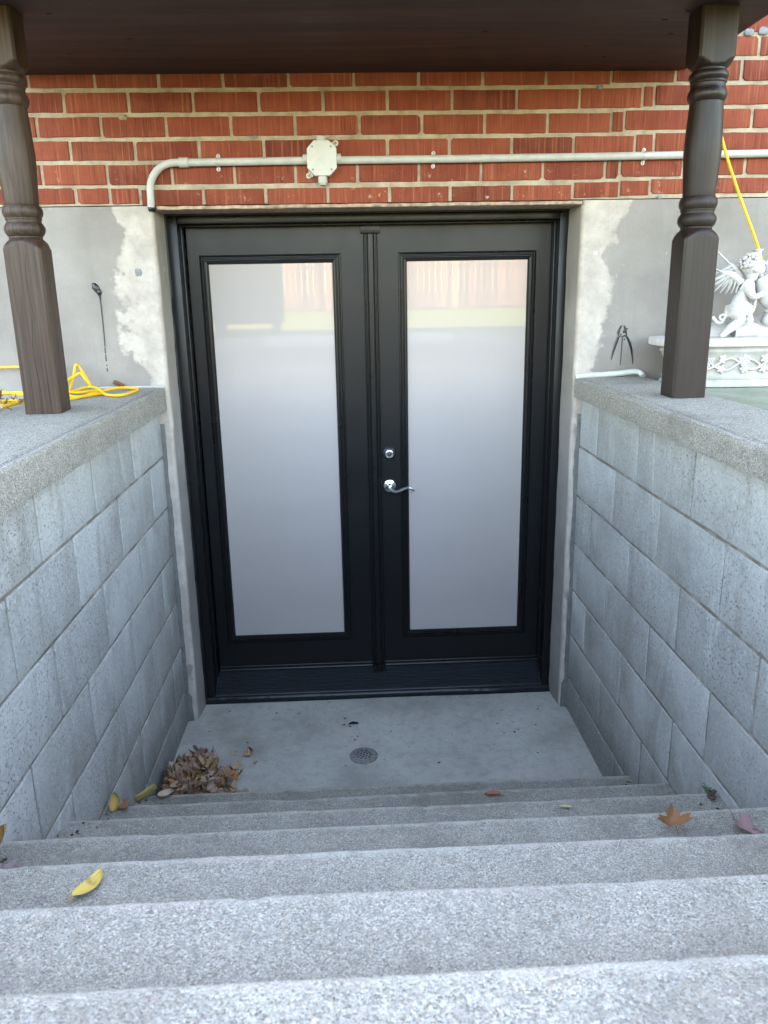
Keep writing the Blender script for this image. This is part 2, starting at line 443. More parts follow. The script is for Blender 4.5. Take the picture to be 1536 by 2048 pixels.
# ------------------------------------------------------------------ house wall with bricks, foundation
house = thing("brick_house", "red brick house wall on a parged grey foundation, around the black doors", "house")
OX0, OX1, OZ = -.787, .800, 2.098
mb = MB()
mb.box(-8, 8, .005, .30, OZ+.004, 6.0)
mb.obj("mortar_wall", MORTAR, house)
mb = MB()   # parged foundation, both sides of the opening, rounded corner
for sx, xe, far in ((-1, OX0, -8), (1, OX1, 8)):
    pr = [(far, .0)] + [(xe+sx*(.26*(1-i/10)+.012), 0) for i in range(1, 11)]
    pr += [(xe+sx*(.012-.012*math.sin(a)), .012-.012*math.cos(a)) for a in (R(30), R(60), R(90))]
    pr += [(xe-sx*.004, .06), (xe-sx*.010, .14), (xe-sx*.010, .30)]
    rings = []
    for i in range(60):
        zz = z = -.05 + 2.148*i/59
        rings.append([(x + (.003*fbm(z*5, y*20, sx*4)+.0015*fbm(z*24, y*50, 1) if j > 8 else 0), y - .0022*fbm(x*6, z*6, 2) - (.001*fbm(x*25, z*25, 7) if j < 12 else 0), zz) for j, (x, y) in enumerate(pr)])
    mb.rings(rings, close=False, cap0=False, cap1=False)
    mb.add([(far, .004, 2.097), (xe-sx*.010, .004, 2.097), (xe-sx*.010, .30, 2.097), (far, .30, 2.097)], [(0,1,2,3)])
mb.obj("foundation", FOUND, house, smooth=True, ang=50)
mb = MB()   # steel lintel plate over the opening with a flaking painted edge
rows = []
for y, z in ((-.006, 2.096), (-.008, 2.090), (-.007, 2.085), (.0, 2.083), (.15, 2.083)):
    rows.append([(OX0+.003+(OX1-OX0-.006)*j/80, y + (.0022*fbm(j*.9, z*90, 4) if y < 0 else 0), z + (.002*fbm(j*.45, 1, y*40) if y < .1 else 0)) for j in range(81)])
rows.append([(OX0+.003+(OX1-OX0-.006)*j/80, .15, 2.098) for j in range(81)])
rows.append([(OX0+.003+(OX1-OX0-.006)*j/80, -.004, 2.0985) for j in range(81)])
mb.rings(rows, close=False, cap0=False, cap1=False)
mb.obj("lintel", RUST, house, smooth=True, ang=50)

MOD = .2287
ROWS = [ # z0, z1, measured joints
 (2.098, 2.163, [-1.058,-.936,-.827,-.60,-.374,-.146,.08,.305,.534,.762,.937,1.051]),
 (2.163, 2.245, [-1.168,-.937,-.707,-.482,-.262,-.036,.189,.417,.647,.878,.934,1.171,1.405]),
 (2.245, 2.322, [-1.06,-.831,-.603,-.371,-.148,.075,.301,.53,.757,.985,1.056]),
 (2.322, 2.401, [-1.166,-.942,-.714,-.484,-.256,-.026,.201,.428,.659,.893,.941,1.181,1.414]),
 (2.401, 2.480, [-1.064,-.838,-.612,-.381,-.153,.077,.309,.544,.773,1.003,1.047]),
 (2.480, 2.560, [-1.177,-.949,-.727,-.502,-.272,-.042,.189,.42,.648,.884,1.119,1.36]),
 (2.560, 2.636, [-1.06,-.832,-.60,-.372,-.145,.085,.312,.54,.765,.99,1.19,1.416]),
 (2.636, 2.714, [-1.17,-.94,-.71,-.48,-.25,-.02,.21,.435,.66,.89,1.122,1.355]),
]
def dz(x):
    t = max(0, min(1, (x-.75)/.45)); l = max(0, min(1, (-x-.85)/.3))
    return .010*t*t*(3-2*t) + .003*l
def brick_mesh(wd, h, seed, jit=.0009):
    rr = random.Random(seed); mb = MB()
    nxs = 7
    outline = []
    hw, hh = wd/2, h/2
    def j(): return rr.uniform(-jit, jit)
    cr = [rr.uniform(.0006, .002) if rr.random() < .86 else rr.uniform(.004, .010) for _ in range(4)]
    outline.append((-hw+cr[0], -hh)); 
    for i in range(1, nxs): outline.append((-hw+wd*i/nxs, -hh+j()))
    outline += [(hw-cr[1], -hh), (hw, -hh+cr[1]), (hw+j(), 0), (hw, hh-cr[2]), (hw-cr[2], hh)]
    for i in range(nxs-1, 0, -1): outline.append((-hw+wd*i/nxs, hh+j()))
    outline += [(-hw+cr[3], hh), (-hw, hh-cr[3]), (-hw+j(), 0), (-hw, -hh+cr[0])]
    def ring(y, ins): return [(x*(1-ins/hw), y, z*(1-ins/hh)) for x, z in outline]
    mb.rings([ring(.04, 0), ring(.002, 0), ring(.0004, .0012), ring(0, .003)], cap0=False)
    return mb.mesh("brick", BRICK, smooth=True, ang=35)
JT, JV = .0150, .0115
for ri, (z0, z1, js) in enumerate(ROWS):
    js = list(js)
    while js[0] > -1.75: js.insert(0, js[0]-MOD)
    while js[-1] < 1.75: js.append(js[-1]+MOD)
    for i in range(len(js)-1):
        a, b = js[i], js[i+1]; c = (a+b)/2
        jt0 = JT if ri else .008
        wd = b-a-JV+rnd.uniform(-.0015, .0015); h = z1-z0-JT/2-jt0/2+rnd.uniform(-.001, .001)
        zc = (z0+jt0/2+z1-JT/2)/2 + dz(c) - (.003 if ri == 0 and OX0 < c < OX1 else 0)
        if ri == 0 and not (OX0-.05 < c < OX1): zc += .004; h -= .002
        o = link("brick", brick_mesh(wd, h, rnd.random()), house, (c, rnd.uniform(-.0015, .001), zc))
        o.rotation_euler = (rnd.uniform(-.006, .006), rnd.uniform(-.006, .006), rnd.uniform(-.004, .004))
mb = MB()    # the brickwork above and beyond what the photograph shows
z = 2.714; r_ = 0
for r_ in range(50):
    if r_ < 8: z0, z1 = ROWS[r_][0], ROWS[r_][1]
    else: z0, z1 = 2.714+(r_-8)*.0778, 2.714+(r_-7)*.0778
    if z1 > 5.98: break
    off = 0 if r_ % 2 else .114
    x = -8+off
    while x < 7.8:
        if not (r_ < 8 and -1.95 < x+.11 < 1.95): mb.box(x+.006, x+MOD-.006, 0, .04, z0+.008, z1-.008)
        x += MOD
tag(mb.obj("upper_bricks", BRICK, house), kind="stuff")
mb = MB(); mb.add([(-8.4,-.02,6.02),(8.4,-.02,6.02),(8.4,9,6.02),(-8.4,9,6.02),(-8.4,4.5,8.0),(8.4,4.5,8.0),(-8.4,-.02,5.9),(8.4,-.02,5.9),(8.4,9,5.9),(-8.4,9,5.9)],
   [(0,1,5,4),(2,3,4,5),(6,7,8,9),(0,6,7,1),(1,7,8,2),(2,8,9,3),(3,9,6,0),(1,2,5),(3,0,4)])
mb.obj("roof", ROOF, house)
mb = MB(); mb.box(-8, -7.7, .31, 8.9, 0, 5.9); mb.box(7.7, 8, .31, 8.9, 0, 5.9); mb.box(-7.7, 7.7, 8.6, 8.9, 0, 5.9)
mb.obj("outer_wall", BRICK, house)
# mortar lumps stuck on the brickwork
for (x, z, m, s) in ((-.862, 2.393, BROWNLUMP, .013), (1.372, 2.651, LUMP, .016), (1.424, 2.655, LUMP, .017), (.842, 2.478, LUMP, .010), (-.40, 2.326, LUMP, .006), (1.09, 2.105, LUMP, .009)):
    mb = MB(); mb.blob((0,0,0), s*1.15, .004, s*.8, 14, 6, None, .14); mb.obj("mortar_lump", m, house, (x, -.001, z), smooth=True, ang=80)
# tar daubs with runs on the foundation
def flat_strip(mb, pts, ws, y=-.0035):
    rows = []
    for (x, z), wd in zip(pts, ws): rows.append([(x-wd/2, y+.003, z), (x-wd*.25, y, z), (x+wd*.25, y, z), (x+wd/2, y+.003, z)])
    mb.rings(rows, close=False, cap0=False, cap1=False)
mb = MB(); mb.blob((-1.022, -.002, 1.815), .012, .005, .020, 12, 7, Matrix.Rotation(R(-25), 3, 'Y'), .16); mb.blob((-1.012, -.002, 1.80), .009, .005, .012, 10, 6, None, .16)
flat_strip(mb, [(-1.011, 1.795), (-1.010, 1.77), (-1.010, 1.70), (-1.012, 1.60)], [.012, .0045, .004, .003])
for a, b in ((1.597, 1.575), (1.57, 1.545), (1.533, 1.528), (1.52, 1.507)): flat_strip(mb, [(-1.013, a), (-1.013, b)], [.003, .003])
mb.obj("tar_daub", TAR, house, smooth=True, ang=80)
mb = MB()
flat_strip(mb, [(.965, 1.600), (.968, 1.625), (.975, 1.640), (.986, 1.640), (.993, 1.622), (.998, 1.605)], [.004,.008,.007,.006,.009,.005])
flat_strip(mb, [(.966, 1.602), (.980, 1.598), (.996, 1.604)], [.012,.014,.012])
for q in range(14): mb.blob((rnd.uniform(.962, 1.002), -.001, rnd.uniform(1.588, 1.632)), rnd.uniform(.002, .006), .0022, rnd.uniform(.002, .006), 7, 4, None, .3)
flat_strip(mb, [(.966, 1.598), (.958, 1.575), (.948, 1.54), (.942, 1.510)], [.010,.012,.009,.003])
flat_strip(mb, [(1.000, 1.598), (1.012, 1.575), (1.022, 1.545), (1.028, 1.508), (1.029, 1.492)], [.010,.011,.009,.004,.002])
flat_strip(mb, [(.982, 1.596), (.981, 1.55), (.980, 1.488)], [.004,.0028,.002])
mb.obj("tar_daub", TAR, house, smooth=True, ang=80)
mb = MB(); mb.blob((-.860, 0, 1.868), .014, .003, .015, 14, 6, None, .16); mb.obj("mortar_lump", LUMP, house, smooth=True, ang=80)
mb = MB(); mb.blob((.858, 0, 1.910), .0085, .002, .0085, 12, 5); mb.obj("filled_hole", m_plain("pale_filler", (.52,.58,.68), .7), house, smooth=True)
# white caulk bead on the right coping where it meets the wall; thin one on the left
mb = MB(); mb.tube(smooth_path([(.800,-.012,1.448),(.85,-.014,1.452),(.95,-.016,1.456),(1.02,-.014,1.462),(1.045,-.016,1.462),(1.058,-.022,1.456),(1.062,-.034,1.447)]), .011, 8)
mb.obj("caulk_bead", CAULK, house, smooth=True, ang=80)
mb = MB(); mb.tube(smooth_path([(-.80,-.006,1.442),(-.92,-.006,1.444),(-1.02,-.006,1.444),(-1.05,-.012,1.442)]), .006, 8)
mb.obj("caulk_bead", m_plain("grey_bead", (.36,.36,.34), .8), house, smooth=True, ang=80)

# ------------------------------------------------------------------ block retaining walls
def course_joints(first): 
    out = [x for x in first]
    while out[-1] > -3.4: out.append(out[-1]-.418)
    return out
def retaining_wall(sx, label, joints, capz0, capo):
    t = thing("retaining_wall", label, "retaining wall", (sx*.83, 0, 0), "concrete block walls of the stairwell")
    # mortar core, 4 mm behind the block faces
    mb = MB(); mb.box(min(sx*.0044, sx*.2), max(sx*.0044, sx*.2), -3.4, -.004, -.1, capz0-.001); mb.obj("mortar_core", JOINT, t)
    beds = [-.06, .145, .350, .554, .759, .963, 1.168, capz0]
    for ci in range(7):
        js = [-.004] + course_joints(joints[ci])
        for i in range(len(js)-1):
            ya, yb = js[i], js[i+1]
            k_ = int((T_Y - (ya)) / T_T) + 1
            if ya < -1.2 and beds[ci+1] < ((T_Y-ya)/T_T)*T_R - .05: continue     # buried in the stair
            wd = abs(ya-yb)-.0105; h = beds[ci+1]-beds[ci]-.0105
            if wd < .03: continue
            mb = MB(); n = 8
            rr = random.Random(ci*100+i+(7 if sx > 0 else 0))
            pts = []
            for q in range(n+1): pts.append((-wd/2+wd*q/n, -h/2+rr.uniform(-.0013,.0013)))
            for q in range(1, 4): pts.append((wd/2+rr.uniform(-.001,.001), -h/2+h*q/4))
            for q in range(n+1): pts.append((wd/2-wd*q/n, h/2+rr.uniform(-.0013,.0013)))
            for q in range(1, 4): pts.append((-wd/2+rr.uniform(-.001,.001), h/2-h*q/4))
            def ring(x, ins): return [(x, a*(1-ins/(wd/2)), b*(1-ins/(h/2))) for a, b in pts]
            mb.rings([ring(sx*.05, 0), ring(sx*.0022, 0), ring(sx*.0006, .0012), ring(0, .0035)], cap0=False)
            o = mb.obj("block", BLOCK, t, (rr.uniform(-.0012,.0012), (ya+yb)/2, (beds[ci]+beds[ci+1])/2), smooth=True, ang=40)
            o.rotation_euler = (0, rr.uniform(-.004,.004), rr.uniform(-.003,.003))
    # coping: slab with a rough cast edge, small rounded arris
    mb = MB(); n = 170; rows = []
    inn = -sx*.030; out = sx*(capo-.83)
    prof = [(out, capz0, 0), (0, capz0, 1), (inn*.95, capz0+.002, 1), (inn, capz0+.012, 1), (inn, capz0+.03, .5), (inn, 1.428, .5), (inn+sx*.002, 1.4385, .35), (inn+sx*.009, 1.4425, .3), (inn+sx*.017, 1.4425, .25), (inn+sx*.021, 1.4385, .2), (inn+sx*.027, 1.4385, .2), (inn+sx*.032, 1.4435, .2)]
    prof += [(inn+(out-inn)*f, 1.4440, .3) for f in (.25,.4,.55,.7,.85)] + [(out-sx*.006, 1.444, .2), (out, 1.438, .2), (out, capz0, 0)]
    for (x, z, a) in prof:
        row = []
        for j in range(n+1):
            y = -.002-3.1*j/n
            low = 1 if z < capz0+.02 else 0
            ww = .003*fbm(y*2, z*3, sx*3)+.0018*fbm(y*13, z*11, sx)+.0016*fbm(y*50, z*50, sx*2)
            zz = (.003*fbm(y*4, 1, sx*5)+.003*fbm(y*16, 4, sx*7)+.0035*fbm(y*50, 2, sx)) if low else .0016*fbm(x*8, y*8, sx)
            row.append((x+ww*a*(.75 if a < 1 else .9), y, z+zz*(1 if a else 0)))
        rows.append(row)
    mb.rings(rows, close=False, cap0=False, cap1=False)
    for jx in (0, n):
        mb.add([r[jx] for r in rows[:-1]], [tuple(range(len(rows)-1))])
    mb.obj("coping", CAP, t, smooth=True, ang=60)
    # dark sealant joint in the corner with the house
    mb = MB(); rows = []
    for i in range(70):
        z = 1.30*i/69
        wl = .009+.005*fbm(z*6, sx, 2)+.003*fbm(z*25, sx, 5)+ (.012 if z < .12 else 0)
        rows.append([(sx*.003, -.004-wl*.5, z), (-sx*.003-sx*wl*.2, -.006, z), (-sx*.004-sx*wl, -.0035, z), (-sx*.005-sx*wl, .001, z)])
    mb.rings(rows, close=False, cap0=False, cap1=False)
    mb.obj("corner_sealant", GREYCAULK, t, smooth=True, ang=80)
    return t
JR = [[-.189,-.632],[-.435,-.858],[-.204,-.63,-1.073],[-.432,-.852,-1.28],[-.209,-.638,-1.049,-1.495],[-.454,-.865,-1.284],[-.23,-.652,-1.072]]
JL = [[-.22,-.66],[-.173,-.683],[-.442,-.885],[-.2,-.651,-1.092,-1.50],[-.46,-.881,-1.293],[-.1,-.22,-.647,-1.073,-1.502],[-.432,-.86,-1.284]]
JL[5] = [-.22,-.647,-1.073,-1.502]
retaining_wall(-1, "grey concrete block stairwell wall beneath the coping that carries the yellow cord", JL, 1.350, 1.13)
retaining_wall(1, "grey concrete block stairwell wall beneath the coping with the white caulk bead", JR, 1.368, 1.075)

# ------------------------------------------------------------------ double door
door = thing("double_door", "black double door with two tall frosted glass panes", "door", (.011, .25, 0))
DX, DY = .011, .25
def dobj(mb, name, mat, parent=door, **k):
    o = mb.obj(name, mat, None, **k); o.parent = parent; 
    o.matrix_parent_inverse = Matrix.Translation((-DX, -DY, 0)); return o
FX0, FX1, FT = -.775, .797, 2.076
mb = MB()    # jambs and head of the frame with stepped stops
for (xa, xb) in ((FX0, FX0+.040), (FX1-.040, FX1)):
    mb.box(xa, xb, .150, .300, 0, FT)
mb.box(FX0+.0405, FX1-.0405, .1503, .300, FT-.028, FT)
dobj(mb, "frame", BLACKF, bevel=.003)
mb = MB()    # thin bead set inside the brickmould
mb.box(FX0+.040, FX0+.047, .205, .300, .10, FT-.0285); mb.box(FX1-.047, FX1-.040, .205, .300, .10, FT-.0285); mb.box(FX0+.0475, FX1-.0475, .205, .300, FT-.036, FT-.0285)
mb.box(FX0+.0405, FX0+.085, .2965, .312, .1035, FT-.0285); mb.box(FX1-.085, FX1-.0405, .2965, .312, .1035, FT-.0285); mb.box(FX0+.0855, FX1-.0855, .2965, .312, FT-.075, FT-.0285); mb.box(-.02, .05, .2965, .312, .1035, FT-.0755)
dobj(mb, "door_stop", BLACKF, bevel=.002)
mb = MB()    # sealant / membrane band round the frame
for sx, xa in ((-1, FX0), (1, FX1)):
    rows = []
    for i in range(90):
        z = 2.082*i/89; wv = .003*fbm(z*9, sx, 1)+.002*fbm(z*31, sx, 2)
        rows.append([(xa+sx*.0165, .146, z), (xa+sx*(.010), .135+wv, z), (xa-sx*.001, .134+wv*.6, z), (xa-sx*(.0045+wv), .1415, z), (xa-sx*(.0045+wv), .151, z)])
    mb.rings(rows, close=False, cap0=False, cap1=False)
rows = [[(FX0+(FX1-FX0)*j/60, y, z+.001*fbm(j*.7, 3, y*30)) for j in range(61)] for y, z in ((.149, 2.0775), (.140, 2.0765), (.139, 2.0825))]
mb.rings(rows, close=False, cap0=False, cap1=False)
dobj(mb, "perimeter_seal", RUBBER, smooth=True, ang=70)
# sill with ribs
sill = MB(); rows = []; NR = 7
pr = [(.150, .0), (.149, .028), (.152, .033)]
for i in range(NR):
    f0, f1 = i/NR, (i+1)/NR
    ya = .153+.082*f0; yb = .153+.082*f1; za = .034+.052*f0; zb = .034+.052*f1
    pr += [(ya, za), (yb-.0040, zb-.0026), (yb-.0034, zb+.0026), (yb-.0004, zb+.0026)]
pr += [(.2352, .088), (.236, .100), (.246, .103), (.300, .103), (.300, 0)]
sill.rings([[(x, y, z) for y, z in pr] for x in (FX0+.0405, FX1-.0405)])
dobj(sill, "sill", SILL)
mb = MB(); rows = []
for j in range(141):
    x = FX0-.006+(FX1-FX0+.012)*j/140; wv = .002*fbm(x*8, 2)+.0012*fbm(x*40, 5)
    g = .004*math.exp(-((x-.52)/.09)**2)
    rows.append([(x, .149, .030), (x, .143-wv, .028+wv), (x, .136-wv-g, .016), (x, .134-wv-g, .004), (x, .136, -.003)])
mb.rings(rows, close=False, cap0=False, cap1=False)
dobj(mb, "sill_sealant", m_black("glossy_sealant", .2, (.012,.014,.017), .35), smooth=True, ang=80)

PROF = [(0,0),(.0015,-.004),(.006,-.0065),(.0085,-.0035),(.010,-.0035),(.012,-.0085),(.0165,-.0095),(.0185,-.006),(.0205,-.006),(.023,-.0105),(.030,-.009),(.0345,-.003),(.036,.004)]
def bead(mb, x0, x1, z0, z1, y):
    rings = []
    for ins, dy in PROF:
        rings.append([(x0+ins, y+dy, z0+ins), (x1-ins, y+dy, z0+ins), (x1-ins, y+dy, z1-ins), (x0+ins, y+dy, z1-ins)])
    mb.rings(rings, cap0=False, cap1=False)
ZB, ZT = .108, 2.044
for nm, xa, xb, ga, gb in (("door_leaf", -.7225, .000, -.676, -.108), ("door_leaf", .026, .7505, .124, .691)):
    # slab as a frame round the glazed opening
    s = MB(); g0, g1 = .243, 1.936
    y0_, y1_ = .25, .295
    o_ = [(xa, ZB), (xb, ZB), (xb, ZT), (xa, ZT)]; i_ = [(ga+.02, g0+.02), (gb-.02, g0+.02), (gb-.02, g1-.02), (ga+.02, g1-.02)]
    def rg(l, y): return [(x, y, z) for x, z in l]
    b = .0015
    o2 = [(xa+b, ZB+b), (xb-b, ZB+b), (xb-b, ZT-b), (xa+b, ZT-b)]
    s.rings([rg(i_, y0_), rg(o2, y0_), rg(o_, y0_+b), rg(o_, y1_), rg(i_, y1_), rg(i_, y0_)], cap0=False, cap1=False)
    leaf = dobj(s, nm, BLACK)
    m = MB(); bead(m, ga, gb, g0, g1, y0_)
    o = m.obj("glazing_bead", BLACKF, leaf)
    m = MB(); m.box(ga+.030, gb-.030, .2535, .262, g0+.030, g1-.030)
    o = m.obj("glass_pane", GLASS, leaf)
    # sweep at the foot of the leaf
    m = MB(); pr = [(.2495, .1035), (.246, .1035), (.245, .108), (.2485, .113), (.246, .118), (.2470, .124), (.2495, .127)]
    m.rings([[(x, y, z) for y, z in pr] for x in (xa+.002, xb-.002)])
    m.obj("door_sweep", BLACKF, leaf)
    if xa > 0: right_leaf = leaf
    else: left_leaf = leaf
AX = .0125
m = MB(); pr = [(-.0285,.250),(-.0285,.244),(-.024,.240),(-.019,.243),(-.016,.243),(-.0145,.238),(-.0125,.236),(-.010,.240),(-.009,.2415),(.009,.2415),(.010,.240),(.0125,.236),(.0145,.238),(.016,.243),(.019,.243),(.024,.240),(.0285,.244),(.0285,.250)]
m.rings([[(AX+x, y-.002, z) for x, y in pr] for z in (ZB+.012, ZT-.036)])
dobj(m, "astragal", BLACKF)
m = MB(); m.box(AX-.038, AX+.038, .233, .2478, ZT-.034, ZT-.002)
for dx in (-.016, 0, .016): m.box(AX+dx-.0035, AX+dx+.0035, .226, .2335, ZT-.036, ZT-.002)
dobj(m, "astragal_cap", BLACKF, bevel=.002)
m = MB(); m.box(AX-.030, AX+.030, .226, .2478, .088, .118)
for dx in (-.02, -.007, .007, .02): m.box(AX+dx-.004, AX+dx+.004, .220, .2265, .086, .116)
dobj(m, "astragal_foot", BLACKF, bevel=.003)
# deadbolt and lever handle on the right leaf
hx, dzb, hz = .0755, 1.110, .966
m = MB(); m.lathe([(.0285,.2495),(.0285,.244),(.0265,.240),(.0235,.238),(.0225,.2355)], (hx,0,dzb), 36, 'Y')
m.obj("deadbolt", DARKMETAL, right_leaf, smooth=True, ang=30)
m = MB(); m.lathe([(.0205,.236),(.0205,.229),(.0172,.2232),(.0150,.2226),(.0138,.2255),(.0055,.2255)], (hx,0,dzb), 32, 'Y'); 
m.obj("lock_cylinder", CHROME, right_leaf, smooth=True, ang=30)
m = MB(); m.lathe([(.0095,.2254),(.009,.2235),(.003,.2232)], (hx,0,dzb), 24, 'Y'); m.box(hx-.0012, hx+.0012, .2225, .2234, dzb-.006, dzb+.006)
m.obj("keyway", DARKMETAL, right_leaf, smooth=True, ang=30)
m = MB(); m.lathe([(.0290,.2495),(.0290,.245),(.0265,.2405),(.020,.2375),(.0125,.236),(.0115,.232),(.0110,.212),(.0095,.205),(.004,.2035)], (hx,0,hz), 36, 'Y')
path = smooth_path([(hx-.002,.208,hz-.001),(hx+.006,.203,hz-.009),(hx+.020,.200,hz-.0145),(hx+.036,.199,hz-.0135),(hx+.052,.199,hz-.0065),(hx+.068,.199,hz-.0010),(hx+.084,.200,hz-.0030),(hx+.097,.202,hz-.0105),(hx+.104,.2035,hz-.0165)], 4)
m.tube(path, .006, 10, [.0095-.0052*(i/(len(path)-1))**.8 for i in range(len(path))])
m.obj("lever_handle", CHROME, right_leaf, smooth=True, ang=35)

# ------------------------------------------------------------------ conduit and junction box
cond = thing("electrical_conduit", "grey plastic conduit pipe bending down at the lintel end", "conduit pipe", (0, -.021, 2.245))
def cob(mb, name, mat, **k):
    o = mb.obj(name, mat, None, **k); o.parent = cond; o.matrix_parent_inverse = Matrix.Translation((0, .021, -2.245)); return o
def cz(x): return 2.2425 + .004*max(0, x-.3) + (.003 if x > .9 else 0)*0
m = MB(); PR = .0135; PY = -.0185
m.tube([(-.645, PY, 2.2405), (-.4, PY, 2.2415), (-.215, PY, 2.2425)], PR, 16); m.tube([(-.112, PY, 2.2425), (.3, PY, cz(.3)), (.9, PY, cz(.9)), (1.6, PY, 2.250), (2.6, PY, 2.256)], PR, 16)
cob(m, "pipe", PVC, smooth=True, ang=50)
m = MB(); pts = [(-.655, PY, 2.2405)]
for i in range(0, 13):
    a = R(90*i/12); pts.append((-.690-.095*math.sin(a), PY, 2.1455+.095*math.cos(a)))
pts += [(-.786, PY+.002, 2.12), (-.788, PY+.006, 2.094)]
m.tube(pts, .0132, 16); cob(m, "elbow", PVC, smooth=True, ang=50)
m = MB(); m.lathe([(.0138,-.674),(.0168,-.674),(.0172,-.672),(.0172,-.643),(.0168,-.641),(.0138,-.641)], (0, PY, 2.2405), 20, 'X'); cob(m, "coupling", PVC, smooth=True, ang=30)
for x in (-.537, .241, 1.017):
    z = 2.241 if x < 0 else cz(x); m = MB(); rows = []
    for i in range(13):
        a = R(-100+200*i/12); 
        y = PY-(PR+.0016)*math.cos(a); zz = z+(PR+.0016)*math.sin(a)
        rows.append([(x-.0062, y, zz), (x+.0062, y, zz)])
    m.rings(rows, close=False, cap0=False, cap1=False)
    for s_ in (-1, 1): m.lathe([(.0070,-.0005),(.0070,-.0032),(.0060,-.0036)], (x+.001*s_, 0, z+s_*.0225), 16, 'Y'); m.box(x-.006, x+.006, -.0034, -.0004, min(z+s_*.013, z+s_*.021), max(z+s_*.013, z+s_*.021))
    st = cob(m, "strap", m_plain("strap_metal", (.38,.37,.34), .4, .3), smooth=True, ang=40)
    for s_ in (-1, 1):
        m = MB(); m.lathe([(.0034,-.0034),(.0030,-.0056),(.001,-.0060)], (x+.001*s_, 0, z+s_*.0225), 10, 'Y')
        o = m.obj("screw", SCREW, st, smooth=True)
m = MB(); m.blob((-.787, -.010, 2.090), .016, .010, .013, 12, 6, None, .2); cob(m, "tar_seal", TAR, smooth=True, ang=80)
BX, BZ = -.163, 2.2475
box = thing("junction_box", "grey octagonal junction box screwed to the bricks above the doors", "junction box", (BX, 0, BZ))
def octa(hw, hh, c): return [(-hw+c,-hh),(hw-c,-hh),(hw,-hh+c),(hw,hh-c),(hw-c,hh),(-hw+c,hh),(-hw,hh-c),(-hw,-hh+c)]
o8 = octa(.0525, .058, .026)
m = MB(); m.rings([[(x*1.0, y, z*1.0) for x, z in o8] for y in (-.001, -.034)]); m.obj("box_body", PVC, box, bevel=.002)
m = MB(); m.rings([[(x*s_, y, z*s_) for x, z in o8] for y, s_ in ((-.0345, 1.01), (-.038, 1.01), (-.0395, .985))])
for dx in (-.010, .010): m.lathe([(.0012,-.0394),(.001,-.0402)], (dx, 0, .040), 8, 'Y')
m.tube([(.012*math.cos(R(a)), -.0396, .030+.012*math.sin(R(a))) for a in range(30, 151, 15)], .0006, 5)
lid = m.obj("lid", m_plain("lid_plastic", (.44,.427,.405), .5, 0, .4, .06), box, smooth=True, ang=30)
for sx in (-1, 1):
    for sz in (-1, 1):
        m = MB(); m.lathe([(.0036,-.0393),(.0034,-.0412),(.001,-.0415)], (sx*.033, 0, sz*.038), 12, 'Y'); m.obj("screw", SCREW, lid, smooth=True)
for dx, dz_, ax in ((-1,0,'X'),(1,0,'X'),(0,1,'Z'),(0,-1,'Z')):
    m = MB(); e = .0525 if ax == 'X' else .058; L = .016 if dz_ >= 0 else .024
    s_ = dx+dz_
    pf = [(.0165, s_*(e-.001)), (.0172, s_*(e+.006)), (.0172, s_*(e+L)), (.0150, s_*(e+L+.001))]
    if dz_ < 0: pf += [(.0140, s_*(e+L+.001)), (.0135, s_*(e+L+.006)), (.010, s_*(e+L+.0065))]
    m.lathe(pf, (0, -.0185, 0), 20, ax); m.obj("hub", PVC, box, smooth=True, ang=30)
for s_ in (-1, 1):
    m = MB(); m.tube([(s_*.036, -.004, s_*.042), (s_*.052, -.004, s_*.055)], .0095, 12); 
    m = MB(); m.lathe([(.010,-.001),(.010,-.0055),(.009,-.006)], (s_*.0505, 0, s_*.054), 18, 'Y'); m.box(min(s_*.034, s_*.050), max(s_*.034, s_*.050), -.0056, -.0008, min(s_*.036, s_*.058), max(s_*.036, s_*.058))
    ear = m.obj("mounting_ear", m_plain("ear_plastic", (.47,.43,.37), .6), box, smooth=True, ang=40)
    m = MB(); m.lathe([(.0052,-.0058),(.0046,-.0078),(.001,-.0082)], (s_*.0505, 0, s_*.054), 12, 'Y'); m.obj("screw", SCREW, ear, smooth=True)

